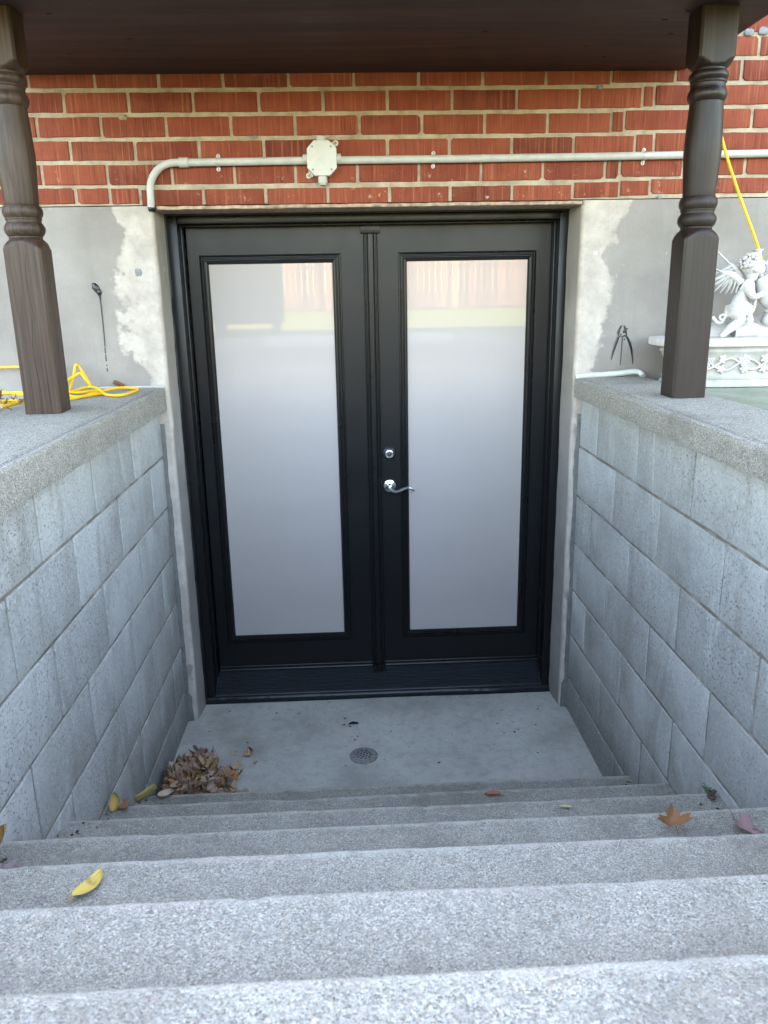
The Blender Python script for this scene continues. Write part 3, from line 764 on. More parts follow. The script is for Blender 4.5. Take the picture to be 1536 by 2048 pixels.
# ------------------------------------------------------------------ porch posts and canopy
def turned_post(x, y, label, mat, rz=0):
    t = thing("porch_post", label, "post", (x, y, 1.4445), "turned porch posts on the copings")
    H = .0525; Z0 = 1.4445; ZT_ = 2.5285
    def sq(h, z, c=.003): return [(-h+c,-h,z),(h-c,-h,z),(h,-h+c,z),(h,h-c,z),(h-c,h,z),(-h+c,h,z),(-h,h-c,z),(-h,-h+c,z)]
    def square_to_round(zs, ze, rend, sgn):
        # lamb's tongue: section blends from square to circle
        rings = []; n = 48
        for i in range(9):
            f = i/8; z = zs+(ze-zs)*f; ring = []
            for j in range(n):
                a = 2*math.pi*(j+.5)/n; c_, s_ = math.cos(a), math.sin(a)
                rs = H/max(abs(c_), abs(s_)); lim = .0735*(1-f**1.6)+rend*f**1.6
                r = min(rs, lim); ring.append((r*c_, r*s_, z-Z0))
            rings.append(ring)
        return rings
    m = MB(); n = 48
    def sqring(z): 
        out = []
        for j in range(n):
            a = 2*math.pi*(j+.5)/n; c_, s_ = math.cos(a), math.sin(a); r = min(H/max(abs(c_), abs(s_)), .0722); out.append((r*c_, r*s_, z-Z0))
        return out
    low = [sqring(Z0), sqring(1.70), sqring(1.906)] + square_to_round(1.908, 1.945, .045, 1)
    m.rings(low); m.obj("base_block", mat, t, smooth=True, ang=32)
    m = MB()
    pf = [(.0445,1.9445),(.0465,1.948),(.0455,1.952)]
    def torus(z0, z1, r0, r1): return [(r0+(r1-r0)*math.sin(math.pi*i/8)**.8, z0+(z1-z0)*i/8) for i in range(9)]
    pf += torus(1.953, 1.990, .0475, .0560) + [(.0475,1.992),(.0475,1.997),(.050,1.998),(.050,2.001)] + torus(2.002, 2.036, .0490, .0550) + [(.0460,2.038)]
    body = [(.0465,2.040),(.0475,2.06),(.0500,2.10),(.0525,2.14),(.0530,2.165),(.0525,2.19),(.0505,2.23),(.0482,2.265),(.0468,2.2925)]
    pf += body
    pf += torus(2.294, 2.328, .0485, .0550) + [(.0475,2.331),(.0478,2.340),(.0505,2.343),(.0505,2.347)] + torus(2.349, 2.372, .0490, .0545) + [(.046,2.374),(.0455,2.382)]
    m.lathe([(r, z-Z0) for r, z in pf], (0,0,0), 48); m.obj("turned_shaft", mat, t, smooth=True, ang=38)
    m = MB(); up = list(reversed(square_to_round(2.412, 2.378, .046, -1))) + [sqring(2.414), sqring(2.48), sqring(ZT_)]
    m.rings(up); m.obj("top_block", mat, t, smooth=True, ang=32)
    t.rotation_euler = (0, 0, rz)
    return t
pl = turned_post(-1.012, -.642, "turned brown wooden post with a drying crack, beside the coiled yellow cord", POSTL, R(1.5))
pr_ = turned_post(.972, -.624, "turned dark stained wooden post in front of the cherub fountain", POST, R(0))
CRACK = m_plain("crack_shadow", (.012,.009,.008), .9)
m = MB()
def crack(m, pts, w_):
    rows = []
    for i, (x, z) in enumerate(pts):
        ww = w_*math.sin(math.pi*(i+.4)/(len(pts)-.2)) + .0002
        rows.append([(x-ww, -.0526, z), (x, -.0530, z), (x+ww, -.0526, z)])
    m.rings(rows, close=False, cap0=False, cap1=False)
crack(m, [(.004, .0), (.003, .05), (-.002, .13), (-.004, .20), (.004, .28)], .0012)
crack(m, [(.025, .03), (.026, .06), (.025, .10)], .0006)
crack(m, [(.012, .27), (.006, .34), (.004, .40), (.010, .455)], .0007)
m.obj("crack", CRACK, pl)
can = thing("porch_canopy", "dark brown wooden canopy over the stairwell carried by the turned posts", "canopy", (0, 0, 2.53))
m = MB(); m.box(-1.26, 1.128, -1.16, -.001, 0, .018); m.obj("soffit_panel", SOFFIT, can)  # unseen front depth added to shade the wall and door
m = MB(); m.box(-1.29, 1.155, -1.202, -1.164, .004, .19); m.box(-1.29, -1.263, -1.1635, -.001, .004, .19); m.box(1.131, 1.155, -1.1635, -.001, .004, .19)
m.obj("fascia", SOFFIT, can, bevel=.003)
m = MB(); m.box(-1.32, 1.185, -1.24, -.001, .193, .225); m.obj("deck_top", SOFFIT, can, bevel=.003)
# nail heads in the soffit
for (x, y) in ((.86,-.55),(.90,-.62),(.93,-.42),(.70,-.30),(.80,-.18),(.35,-.45),(-.72,-.4),(-.88,-.62),(-.95,-.25)):
    m = MB(); m.box(x-.008, x+.008, y-.0018, y+.0018, -.0012, -.0002); m.obj("nail_hole", HOLE, can)

# ------------------------------------------------------------------ yellow cords
Zc = 1.450
cord1 = [(-1.26,-.93,1.452),(-1.147,-.52,1.458),(-1.13,-.42,1.47),(-1.20,-.38,1.468),(-1.29,-.26,1.462),(-1.34,-.20,1.458),(-1.38,-.32,1.452),(-1.28,-.45,1.454),(-1.21,-.42,1.455),(-1.17,-.48,1.453),(-1.25,-.52,1.450),(-1.32,-.40,1.452),(-1.30,-.30,1.462),(-1.20,-.36,1.472),(-1.10,-.42,1.462),(-1.045,-.40,1.452),(-1.013,-.343,1.452),(-.985,-.24,1.455),(-.94,-.14,1.458),(-.895,-.10,1.452),(-.868,-.14,1.451),(-.868,-.24,1.451),(-.885,-.312,1.451),(-.936,-.30,1.453),(-.985,-.22,1.464),(-1.04,-.16,1.466),(-1.075,-.24,1.458),(-1.09,-.31,1.455),(-1.11,-.36,1.454),(-1.14,-.30,1.47),(-1.12,-.14,1.49),(-1.085,-.10,1.51),(-1.06,-.12,1.49),(-1.045,-.10,1.455),(-1.06,-.08,1.47),(-1.09,-.06,1.515),(-1.105,-.07,1.54),(-1.11,-.10,1.50),(-1.10,-.18,1.46),(-1.06,-.30,1.452),(-1.02,-.33,1.451),(-.985,-.27,1.451),(-.965,-.24,1.451),(-1.0,-.20,1.456),(-1.06,-.27,1.460),(-1.12,-.28,1.49),(-1.18,-.10,1.525),(-1.30,-.035,1.532),(-1.44,-.03,1.532),(-1.62,-.03,1.52)]
m = MB(); m.tube(smooth_path(cord1, 7), .0052, 8)
tag(m.obj("extension_cord", CABLE, smooth=True, ang=80), "yellow extension cord lying in loops on the coping behind the cracked post", "cord")
m = MB(); m.tube(smooth_path([(1.20,-.05,2.52),(1.235,-.055,2.43),(1.262,-.07,2.33),(1.30,-.08,2.22),(1.36,-.09,2.08),(1.42,-.10,1.95),(1.468,-.10,1.84),(1.51,-.08,1.78),(1.60,-.05,1.70),(1.72,-.03,1.6),(1.80,-.02,1.44)], 6), .0055, 8)
tag(m.obj("extension_cord", CABLE, smooth=True, ang=80), "taut yellow cord running down the wall to the cherub fountain", "cord")

# ------------------------------------------------------------------ cherub fountain
FXC, FYC, FZ = 1.405, -.165, 1.425
ft = thing("cherub_fountain", "pale cast stone fountain with two winged cherubs on a vine-carved basin", "fountain", (FXC, FYC, FZ))
def plan(a, b, z, n=64, e=2.6):
    out = []
    for j in range(n):
        t = 2*math.pi*j/n; c_, s_ = math.cos(t), math.sin(t)
        out.append((a*abs(c_)**(2/e)*(1 if c_ >= 0 else -1), b*abs(s_)**(2/e)*(1 if s_ >= 0 else -1), z))
    return out
m = MB()
for_prof = [(.315,.128,.0),(.322,.134,.004),(.322,.134,.018),(.316,.129,.024),(.310,.124,.028),(.314,.127,.032),(.314,.127,.040),(.302,.118,.046),(.300,.116,.060),(.306,.120,.085),(.314,.126,.108),(.320,.130,.122),(.326,.134,.126),(.328,.136,.132),(.324,.133,.137),(.320,.130,.140),(.322,.132,.146)]
m.rings([plan(a, b, z) for a, b, z in for_prof]); m.obj("basin", PLANTER, ft, smooth=True, ang=50)
m = MB(); m.rings([plan(a, b, z, 64, 4) for a, b, z in ((.350,.142,.1463),(.358,.146,.150),(.360,.147,.168),(.356,.145,.1755),(.340,.130,.1765))]); m.obj("rim", STATUE, ft, smooth=True, ang=40)
def bfront(u, z, off=0):       # point on the basin's front surface
    a = .302+.014*max(0, min(1, (z-.046)/.07)); b = .118+.010*max(0, min(1, (z-.046)/.07)); e = 2.6
    return (u, -b*max(0, 1-abs(u/a)**e)**(1/e)-off, z)
m = MB()
m.tube([bfront(u/100, .085+.020*math.sin(u/100*38), .001) for u in range(-27, 28)], .0048, 6)
m.tube([bfront(u/100, .082-.020*math.sin(u/100*38+.6), .001) for u in range(-27, 28)], .0040, 6)
for u in (-.235, -.15, -.07, .0, .08, .16, .24):
    for s_ in (-1, 1):
        z = .085+s_*.018; c = bfront(u, z, .002)
        for q in range(5):
            a = q*1.257+u*9; m.blob((c[0]+.008*math.cos(a), c[1], c[2]+.008*math.sin(a)), .0105, .0036, .0062, 8, 5, Matrix.Rotation(-a, 3, 'Y'))
m.obj("vine_relief", STATUE, ft, smooth=True, ang=80)
for uc in (-.20, -.075, .06, .19):
    m = MB()
    for r_ in range(5):
        for q in range(5-r_):
            u = uc+(q-(4-r_)/2)*.0085; z = .104-r_*.0082
            m.blob(bfront(u, z, .003), .0058, .0058, .0058, 8, 6)
    m.obj("grape_cluster", STATUE, ft, smooth=True, ang=80)
# rocky mound under the figures, overturned jar
m = MB()
m.blob((.03, .03, .185), .27, .085, .050, 26, 8, None, .05); m.blob((.10, .01, .20), .12, .07, .06, 18, 7, None, .07)
m.obj("rock_mound", STATUE, ft, smooth=True, ang=60)
K = 1/3217.
def cp(cx, cy, d): return Vector(((cx-1300)*K+.0, -.055+d*K, .1775+(1168-cy)*K))
m = MB()
ax0, ax1 = cp(985, 1125, -40), cp(1330, 1090, 40)
pts = [ax0, ax0.lerp(ax1, .04), ax0.lerp(ax1, .12), ax0.lerp(ax1, .4), ax0.lerp(ax1, .8), ax1]
m.tube(pts, .02, 18, [.021, .022, .017, .025, .027, .016]); m.obj("overturned_jar", STATUE, ft, smooth=True, ang=60)
m = MB(); dv = (ax0-ax1).normalized(); m.tube([ax0+dv*.0004, ax0+dv*.0012], .015, 16); m.obj("jar_mouth", DRAIN, ft, smooth=True)
def skin(name, verts, edges, radii, mat, parent, root=0, mirror=False, sub=2):
    me = bpy.data.meshes.new(name); me.from_pydata([tuple(v) for v in verts], edges, [])
    o = bpy.data.objects.new(name, me); COL.objects.link(o)
    sm = o.modifiers.new("skin", 'SKIN'); sm.use_smooth_shade = True; sm.branch_smoothing = .6
    for i, d in enumerate(me.skin_vertices[0].data):
        r = radii[i]; d.radius = r if isinstance(r, tuple) else (r, r); d.use_root = (i == root)
    ss = o.modifiers.new("sub", 'SUBSURF'); ss.levels = sub; ss.render_levels = sub
    dg = bpy.context.evaluated_depsgraph_get(); em = bpy.data.meshes.new_from_object(o.evaluated_get(dg))
    bpy.data.objects.remove(o); 
    em.name = name; em.materials.clear(); em.materials.append(mat)
    if mirror:
        for v in em.vertices: v.co.x = -v.co.x
        em.flip_normals()
    for p in em.polygons: p.use_smooth = True
    return link(name, em, parent)
J = [ # cx, cy, depth, radius(px)
 (1000,845,0,84),(1055,735,0,72),(1115,630,0,82),(1150,550,0,60),(1160,480,0,62),(1152,400,0,100),(1150,340,0,86),   #0-6 trunk and head
 (1075,565,-62,50),(1115,655,-95,45),(1155,735,-108,38),(1235,690,-100,31),(1300,655,-85,25),(1345,640,-80,12),       #7-12 near arm
 (1200,560,62,44),(1275,620,85,36),(1350,600,60,28),                                                                  #13-15 far arm
 (960,865,-45,78),(1005,925,-85,76),(1035,985,-105,60),(960,1040,-105,50),(880,1100,-95,34),(850,1140,-100,30),(800,1158,-110,20),   #16-22 near leg
 (1080,880,30,70),(1160,950,30,66),(1210,1010,20,56),(1120,1045,50,46),(1020,1045,75,34),                              #23-27 far leg
 (1340,665,-82,8),(1340,620,-78,8),(1325,690,-84,8),(1325,605,-72,8)]
E_ = [(0,1),(1,2),(2,3),(3,4),(4,5),(5,6),(2,7),(7,8),(8,9),(9,10),(10,11),(11,12),(2,13),(13,14),(14,15),(0,16),(16,17),(17,18),(18,19),(19,20),(20,21),(21,22),(0,23),(23,24),(24,25),(25,26),(26,27),(11,28),(11,29),(10,30),(11,31)]
def cherub(mirror):
    sg = -1 if mirror else 1
    V_ = [cp(*j[:3]) for j in J]
    b = skin("cherub", V_, E_, [j[3]*K*(1.28 if j[3] > 20 else 1.1) for j in J], STATUE, ft, 0, mirror)
    def mo(mb_, name, **k):
        if mirror: mb_.v = [(-x, y, z) for x, y, z in mb_.v]
        return mb_.obj(name, STATUE, b, **k)
    # face: cheeks, nose, brow, chin, ear
    mb_ = MB(); 
    for cx, cy, d, r in ((1152,385,0,122),(1215,415,0,92),(1235,420,-35,52),(1235,420,45,52),(1296,412,0,24),(1262,478,0,38),(1262,355,0,46),(1288,450,0,20),(1150,430,-118,26)):
        mb_.blob(cp(cx, cy, d), r*K, r*K, r*K*.9, 10, 7)
    mo(mb_, "face", smooth=True, ang=80)
    mb_ = MB()
    rr = random.Random(3)
    for q in range(95):
        u = rr.uniform(0, 2*math.pi); v = rr.uniform(-.15, 1.0)
        dr = Vector((math.cos(u)*math.sqrt(max(0, 1-v*v)), math.sin(u)*math.sqrt(max(0, 1-v*v)), v))
        if dr.x > .30 and dr.z < .55: continue
        if dr.y < -.6 and dr.x > -.1 and dr.z < .25: continue
        c = cp(1138, 372, 0)+dr*124*K
        mb_.blob(c, 24*K, 20*K, 22*K, 7, 5, None, .25)
    mo(mb_, "curls", smooth=True, ang=80)
    mb_ = MB(); mb_.lathe([(38*K,0),(34*K,.010),(42*K,.018),(56*K,.0215),(56*K,.024),(30*K,.0245)], cp(1208, 275, 0), 18); mo(mb_, "spout", smooth=True, ang=40)
    # wings: arm plus three tiers of feathers
    for wi, (root, tip, d) in enumerate((((1030,560), (800,440), -30), ((1070,500), (920,340), 60))):
        mb_ = MB(); a, c = cp(*root, d), cp(*tip, d+40)
        sc_ = 1 if wi == 0 else .72
        mb_.tube([a, a.lerp(c, .4)+Vector((0,-.004,.008)), a.lerp(c, .8)+Vector((0,0,.004)), c], .01, 10, [44*K*sc_, 44*K*sc_, 32*K*sc_, 12*K])
        for tier, (nf, ln, wd) in enumerate(((8, .072, .0115), (7, .048, .010), (6, .028, .009))):
            for q in range(nf):
                f = q/(nf-1); st = a.lerp(c, .1+.88*f)
                ang = R(-82+f*(tier*2+62)); dr = Vector((-math.cos(ang), .12, math.sin(ang)))
                dr = Vector((-abs(math.sin(R(8+f*58))), .10, -math.cos(R(8+f*58)))) if f < .99 else (c-a).normalized()
                L = ln*sc_*(.55+.6*f)
                rot = dr.to_track_quat('Z', 'Y').to_matrix()
                mb_.blob(st+dr*L*.55+Vector((0, -.0025*tier, 0)), wd*.95*sc_, .0036, L*.56, 8, 8, rot)
        mo(mb_, "wing", smooth=True, ang=80)
    # drapery round the hips: folded strips
    mb_ = MB()
    for q in range(7):
        cy = 770+q*20; 
        mb_.tube(smooth_path([cp(905-q*4, cy+55, 10), cp(930, cy+30, -95), cp(1000, cy+10, -128), cp(1080, cy+20, -122), cp(1150, cy+60-q*6, -84), cp(1190, cy+20-q*10, 10)], 4), 17*K, 8)
    mb_.tube(smooth_path([cp(1215,740,-40), cp(1200,830,-60), cp(1160,900,-85), cp(1100,930,-100)], 4), 17*K, 8)
    mb_.tube(smooth_path([cp(900,870,-20), cp(880,940,-30), cp(850,1000,-20), cp(800,1000,-20), cp(760,960,-10), cp(745,935,-10)], 4), 20*K, 8)
    mb_.tube(smooth_path([cp(880,930,-30), cp(850,915,-40), cp(815,930,-40), cp(820,965,-40), cp(850,975,-40)], 4), 14*K, 8)
    mo(mb_, "drapery", smooth=True, ang=80)
    return b
cherub(False); cherub(True)
m = MB(); uc = cp(1350, 700, -30)
m.lathe([(.005,.07),(.022,.065),(.030,.045),(.034,.02),(.034,0),(.030,-.022),(.020,-.040),(.014,-.048),(.018,-.054),(.021,-.058),(.015,-.059)], (0,0,0), 24)
rot = Matrix.Rotation(R(-24), 3, 'Y') @ Matrix.Rotation(R(12), 3, 'X'); m.v = [tuple(rot @ Vector(p) + uc) for p in m.v]
m.obj("urn", STATUE, ft, smooth=True, ang=60)

# ------------------------------------------------------------------ drain, dried tar drops on the landing
dr = thing("floor_drain", "round floor drain with small holes set in the landing", "drain", (-.073, -.326, .001))
m = MB(); m.lathe([(.040,.0015),(.053,.0022),(.0555,.0005),(.0555,-.01)], (0,0,0), 40); m.obj("drain_rim", DRAIN, dr, smooth=True, ang=40)
m = MB(); m.lathe([(.0405,-.004),(.0405,.0022),(.039,.0030),(.002,.0032)], (0,0,0), 40); m.obj("grate", DRAIN, dr, smooth=True, ang=40)
m = MB()
for rr_, nn in ((0, 1), (.014, 6), (.028, 10)):
    for q in range(nn):
        a = 2*math.pi*q/nn+rr_*20; m.lathe([(.0036,.0025),(.0036,.0036),(.0034,.0037)], (rr_*math.cos(a), rr_*math.sin(a), 0), 10)
m.obj("drain_holes", HOLE, dr)
m = MB()
for (x, y, s) in ((-.114,-.076,.013),(-.100,-.080,.010),(-.126,-.083,.008),(-.149,-.036,.006),(-.153,-.089,.006),(-.127,-.104,.006),(.045,-.156,.005),(-.096,-.185,.004),(-.107,-.211,.004),(.50,-.13,.004),(.56,-.20,.006),(.58,-.18,.004),(.66,-.15,.005),(.70,-.02,.005),(-.45,.03,.006),(-.35,.02,.005),(-.66,.06,.005),(-.55,-.20,.005),(.22,-.40,.006),(.62,-.36,.004)):
    m.blob((x, y, .002), s, s*.8, .0012, 9, 4, None, .25)
tag(m.obj("tar_drops", TAR, smooth=True, ang=80), kind="stuff")
m = MB()
for q in range(60):
    x, y = rnd.uniform(-.78,.78), rnd.uniform(-.74,.1)
    m.blob((x, y, .002), rnd.uniform(.0012,.0035), rnd.uniform(.001,.003), .0012, 6, 4, None, .3)
tag(m.obj("paint_flakes", CAULK, smooth=True, ang=80), kind="stuff")

# ------------------------------------------------------------------ leaves
LEAF_TAN = m_leaf("dry_leaf", [(0, (.23,.13,.075)), (.2, (.35,.235,.16)), (.38, (.17,.078,.055)), (.5, (.42,.31,.22)), (.64, (.34,.15,.045)), (.74, (.12,.042,.035)), (.83, (.30,.20,.17)), (1, (.38,.23,.07))])
LEAF_ORANGE = m_leaf("orange_brown_leaf", [(0, (.19,.085,.035)), (1, (.21,.095,.04))])
LEAF_PINK = m_leaf("pinkish_leaf", [(0, (.30,.18,.18)), (1, (.32,.19,.19))])
LEAF_YELLOW = m_leaf("yellow_leaf", [(0, (.52,.36,.09)), (1, (.54,.38,.10))])
LEAF_OLIVE = m_leaf("olive_leaf", [(0, (.30,.23,.08)), (1, (.36,.27,.10))])
LEAF_BROWN = m_leaf("brown_leaf", [(0, (.17,.075,.035)), (1, (.2,.09,.04))])
MAPLE = [(0,-.02),(.16,-.12),(.42,-.30),(.40,-.12),(.62,-.08),(.95,.08),(.72,.20),(.88,.42),(.58,.40),(.34,.34),(.42,.62),(.24,.60),(.16,.80),(0,1.05)]
MAPLE = MAPLE + [(-x, y) for x, y in reversed(MAPLE[1:-1])]
def maple_mesh(name, mat, size, curl, seed, fold=.3):
    rr = random.Random(seed); mb_ = MB()
    out = [(x*rr.uniform(.86,1.1), y*rr.uniform(.88,1.1)) for x, y in MAPLE]
    def lift(x, y):
        r2 = x*x+(y-.25)**2
        return curl*r2*.55 + fold*abs(x)*.6 + .10*math.sin(5*x+seed)*math.cos(4*y+seed) 
    n = len(out); cen = (0, .18)
    vs_ = [(cen[0], cen[1])] + [((x+cen[0])/2, (y+cen[1])/2) for x, y in out] + out
    fs_ = []
    for i in range(n):
        j = (i+1) % n
        fs_.append((0, 1+i, 1+j)); fs_.append((1+i, 1+n+i, 1+n+j, 1+j))
    mb_.add([(x*size*.5, (y-.25)*size*.5, lift(x, y)*size*.5) for x, y in vs_], fs_)
    mb_.tube([(0, (-.02-.25)*size*.5, lift(0,0)*size*.5), (.02*size, -.42*size*.5, .03*size), (.05*size, -.85*size*.5, .01*size)], size*.012, 5)
    return mb_.mesh(name, mat, smooth=True, ang=85)
def oval_mesh(name, mat, L, W, curl=.15, seed=1):
    mb_ = MB(); rows = []
    for i in range(13):
        t = i/12; wd = W*.5*math.sin(math.pi*min(1, t**.8))**.62+.0006
        bend = .08*L*math.sin(math.pi*t)
        rows.append([(bend+wd*s_, -L/2+L*t, .003+curl*W*s_*s_+.02*L*math.sin(t*5+seed)) for s_ in (-1, -.5, 0, .5, 1)])
    mb_.rings(rows, close=False, cap0=False, cap1=False)
    mb_.tube([(0, -L/2, .003), (-.004, -L/2-.012, .003)], .0012, 5)
    return mb_.mesh(name, mat, smooth=True, ang=85)
dry = [maple_mesh("leaf", LEAF_TAN, .075, c, i, f) for i, (c, f) in enumerate(((.9,.5),(-.7,.2),(1.4,.1),(.4,.9),(-1.1,-.3),(1.8,.6),(.6,-.5),(1.1,1.0)))]
dry += [oval_mesh("leaf", LEAF_TAN, .07, .028, .7, 4)]
pile = thing("leaf_pile", "heap of dry brown and purple maple leaves in the landing corner", "leaf pile", (-.70, -.50, 0))
def pile_h(x, y):
    dx = (x+.73)/.20; dy = (y+.56)/.27
    return .085*max(0, 1-(dx*dx+dy*dy))**.9
cnt = 0
while cnt < 250:
    x = rnd.gauss(-.725, .085); y = rnd.gauss(-.55, .13)
    if not (-.80 < x < -.49 and -.755 < y < -.22): continue
    h = pile_h(x, y)
    if h <= 0.001 and rnd.random() < .72: continue
    z = h*rnd.uniform(.45, 1.0)+rnd.uniform(.006, .018)
    o = link("leaf", dry[rnd.randrange(len(dry))], pile, (x+.70, y+.50, z))
    o.rotation_euler = (rnd.gauss(0, .55 if h > .01 else .15), rnd.gauss(0, .55 if h > .01 else .15), rnd.uniform(0, 6.28)); s_ = rnd.uniform(.62, 1.12); o.scale = (s_, s_, s_)
    cnt += 1
for q in range(26):      # loose leaves trailing off the heap
    o = link("leaf", dry[rnd.randrange(len(dry))], pile, (rnd.gauss(.10, .085), rnd.uniform(-.25, .30), rnd.uniform(.004, .010)))
    o.rotation_euler = (rnd.gauss(0, .15), rnd.gauss(0, .15), rnd.uniform(0, 6.28)); s_ = rnd.uniform(.25, .75); o.scale = (s_,)*3
    if o.location.x < -.08: o.location.x = rnd.uniform(0, .15)
litter = thing("leaf_litter", "small drift of reddish dry leaves under the cord on the coping", "leaf litter", (-1.2, -.55, 1.445))
for q in range(46):
    o = link("leaf", dry[rnd.randrange(len(dry))], litter, (rnd.uniform(-.22,.075), rnd.uniform(-.12,.16), rnd.uniform(.006,.022)))
    o.rotation_euler = (rnd.gauss(0,.35), rnd.gauss(0,.35), rnd.uniform(0,6.28)); s_ = rnd.uniform(.4,.7); o.scale = (s_,)*3
def leaf(me, loc, rot, label, cat="leaf", sc_=1):
    o = link("leaf", me, None, loc); o.rotation_euler = rot; o.scale = (sc_,)*3
    return tag(o, label, cat, "fallen leaves on the steps")
def tz(k): return k*T_R+.004
LY = oval_mesh("leaf", LEAF_YELLOW, .066, .026, .10, 2)
leaf(LY, (-.529, -2.021, tz(5)+.001), (0, 0, R(-24)), "smooth yellow oval leaf lying alone on a wide upper step")
LM = maple_mesh("leaf", LEAF_ORANGE, .075, .8, 3, .7)
leaf(LM, (.558, -1.725, tz(4)+.020), (R(38), R(-8), R(-12)), "orange brown lobed maple leaf standing up on a step near the pinkish leaf")
LP = maple_mesh("leaf", LEAF_PINK, .100, .9, 5, -.5)
leaf(LP, (.700, -1.742, tz(4)+.010), (R(18), R(10), R(70)), "pinkish curled leaf on a step beside the block wall")
leaf(maple_mesh("leaf", LEAF_BROWN, .05, 1.4, 6, .9), (.768, -1.745, tz(4)+.010), (R(40), R(20), R(20)), "small dark brown curled leaf against the block wall, next to the pinkish leaf")
LO = oval_mesh("leaf", LEAF_OLIVE, .075, .036, .5, 3)
leaf(LO, (-.795, -.80, tz(1)+.008), (R(10), R(-25), R(-50)), "olive folded leaf lying beside the heap of leaves")
leaf(oval_mesh("leaf", m_leaf("pale_tan_leaf", [(0, (.42,.33,.24)), (1, (.44,.35,.25))]), .055, .026, .5, 5), (-.735, -.795, tz(1)+.004), (R(6), R(14), R(-70)), "pale tan leaf lying between the heap of leaves and the stairs")
leaf(oval_mesh("leaf", m_leaf("golden_leaf", [(0, (.36,.22,.06)), (1, (.38,.24,.07))]), .055, .028, .4, 8), (-.808, -1.085, tz(2)+.014), (R(48), R(10), R(12)), "golden leaf propped upright in the corner of a step and wall")
leaf(maple_mesh("leaf", LEAF_BROWN, .055, .5, 9, .2), (-.775, -1.095, tz(2)+.006), (R(4), R(-6), R(100)), "flat brown leaf under the upright golden leaf")
leaf(maple_mesh("leaf", m_leaf("purple_leaf", [(0, (.20,.14,.15)), (1, (.22,.15,.16))]), .085, .7, 2, .8), (-.792, -1.80, tz(4)+.025), (R(50), R(35), R(80)), "greyish purple leaf leaning on the wall beside a step")
leaf(oval_mesh("leaf", m_leaf("amber_leaf", [(0, (.34,.19,.06)), (1, (.36,.20,.07))]), .06, .026, .4, 6), (-.805, -1.735, tz(4)+.055), (R(60), R(20), R(-30)), "amber leaf leaning on the wall above the greyish purple leaf")
leaf(oval_mesh("leaf", m_leaf("rust_leaf", [(0, (.26,.09,.05)), (1, (.28,.10,.05))]), .045, .018, .3, 7), (.297, -1.11, tz(2)+.001), (0, 0, R(84)), "small rust red leaf fragment at the edge of a low step")
leaf(oval_mesh("leaf", m_leaf("straw_leaf", [(0, (.36,.28,.17)), (1, (.38,.30,.18))]), .034, .010, .2, 7), (.423, -1.415, tz(3)+.001), (0, 0, R(80)), "tiny straw coloured leaf scrap in the middle of a step")
leaf(oval_mesh("leaf", LEAF_BROWN, .045, .026, .6, 3), (-.975, -.020, 1.448), (R(25), R(0), R(80)), "brown leaf on the coping at the foot of the parged wall")
m = MB()
for q in range(420):
    k = rnd.randrange(0, 7); sx = rnd.choice((-1, -1, 1)); d = abs(rnd.gauss(0, .035))
    yb = T_Y-k*T_T if k else T_Y+.01
    if rnd.random() < .55: x = sx*(.826-d); y = yb+rnd.uniform(.0, .28) if k == 0 else yb+rnd.uniform(.01, .28)
    else: x = rnd.uniform(-.82, .82); y = yb+.008+abs(rnd.gauss(0, .02))
    z = k*T_R+.002
    s_ = rnd.uniform(.001, .0036); m.blob((x, y, z), s_*1.5, s_, s_*.6, 6, 4, Matrix.Rotation(rnd.uniform(0, 3), 3, 'Z'), .3)
tag(m.obj("dirt_crumbs", m_plain("dirt_crumb", (.055,.042,.03), .95, 0, .2, .4, 200), smooth=True, ang=80), kind="stuff")
wd = thing("weed_clump", "dark clump of debris with a green weed in the corner of a step", "weed", (.806, -1.40, tz(3)))
m = MB()
for q in range(9): m.blob((rnd.uniform(-.014,.012), rnd.uniform(-.016,.012), rnd.uniform(.0,.014)), rnd.uniform(.004,.009), rnd.uniform(.004,.009), rnd.uniform(.003,.007), 7, 5, None, .3)
m.obj("debris", m_plain("dark_debris", (.06,.042,.032), .9), wd, smooth=True, ang=80)
m = MB()
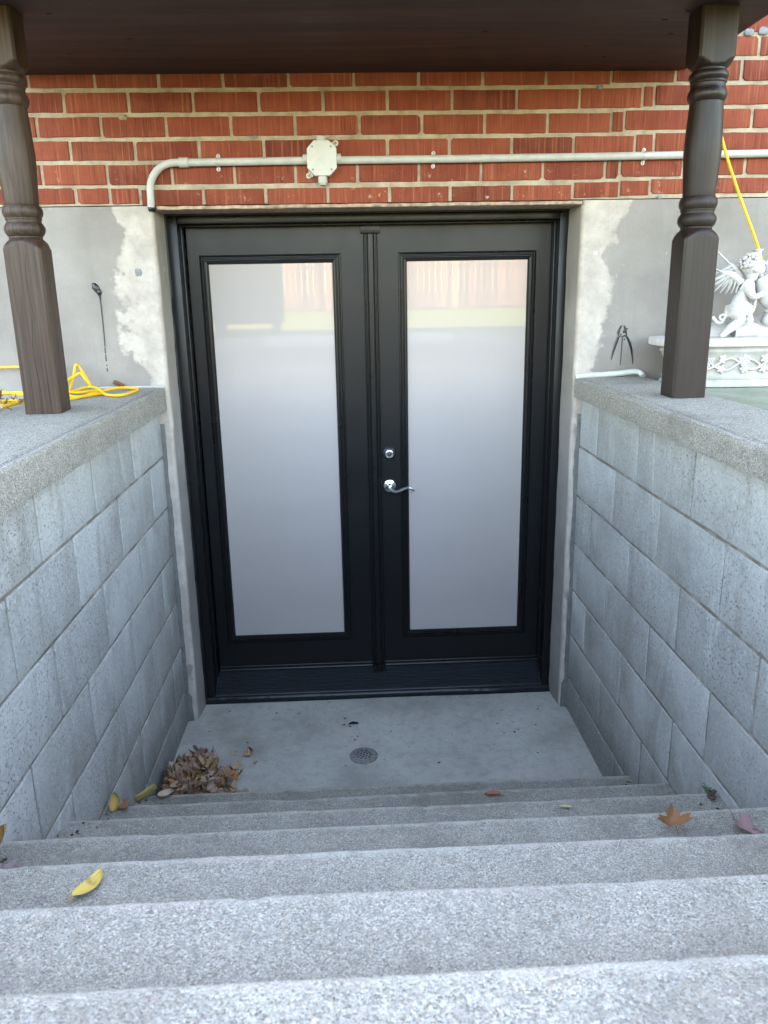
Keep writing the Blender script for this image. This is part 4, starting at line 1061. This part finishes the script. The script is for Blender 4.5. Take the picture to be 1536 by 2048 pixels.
for q in range(9):
    a = rnd.uniform(0, 6.28); p = Vector((-.006+.010*math.cos(a), .020+.010*math.sin(a), .012+rnd.uniform(0,.012)))
    m.blob(p, .005, .0035, .0012, 7, 4, Matrix.Rotation(a, 3, 'Z') @ Matrix.Rotation(.5, 3, 'X')); m.tube([(-.006,.018,0), p], .0006, 4)
m.obj("weed_leaves", m_plain("weed_green", (.05,.13,.035), .6), wd, smooth=True, ang=80)
m = MB()
for q in range(40):
    k = rnd.randrange(1, 4); m.blob((rnd.uniform(.66,.80), T_Y-(k-1)*T_T-rnd.uniform(.05,.27), tz(k)-.002), rnd.uniform(.001,.003), rnd.uniform(.001,.003), .0014, 6, 4, None, .3)
tag(m.obj("grit", CAULK, smooth=True, ang=80), kind="stuff")

# ------------------------------------------------------------------ yard behind the camera (seen in the door glass)
fence = thing("wooden_fence", "tall reddish brown board fence mirrored in the door glass", "fence", (0, -17, GZ))
m = MB(); m.box(-.066, .066, -.011, .011, .03, 1.85); bmesh_ = m.mesh("fence_board", FENCE)
for q in range(118):
    o = link("fence_board", bmesh_, fence, (-8+q*.146+rnd.uniform(-.004,.004), rnd.uniform(-.006,.006), rnd.uniform(-.02,.02)))
m = MB(); 
for z in (.3, 1.0, 1.6): m.box(-8.1, 9.3, -.06, -.018, z, z+.09)
m.obj("fence_rail", FENCE, fence)
m = MB()
for q in range(8): m.box(-8+q*2.4-.05, -8+q*2.4+.05, -.17, -.065, 0, 1.8)
m.obj("fence_posts", FENCE, fence)
gr = thing("covered_grill", "barbecue under a dark cover on wheels, mirrored in the door glass", "grill", (-1.13, -5.0, GZ))
m = MB(); m.rings([[(x*s_, y*s_, z) for x, y in ((-.36,-.26),(.36,-.26),(.36,.26),(-.36,.26))] for z, s_ in ((.12,1),(.85,1.0),(1.0,.96),(1.12,.8),(1.15,.6))]); m.obj("cover", COVER, gr, bevel=.02)
for sx in (-1, 1):
    for sy in (-1, 1):
        m = MB(); m.box(sx*.29-.025, sx*.29+.025, sy*.2-.025, sy*.2+.025, .0, .15); m.obj("leg", COVER, gr)
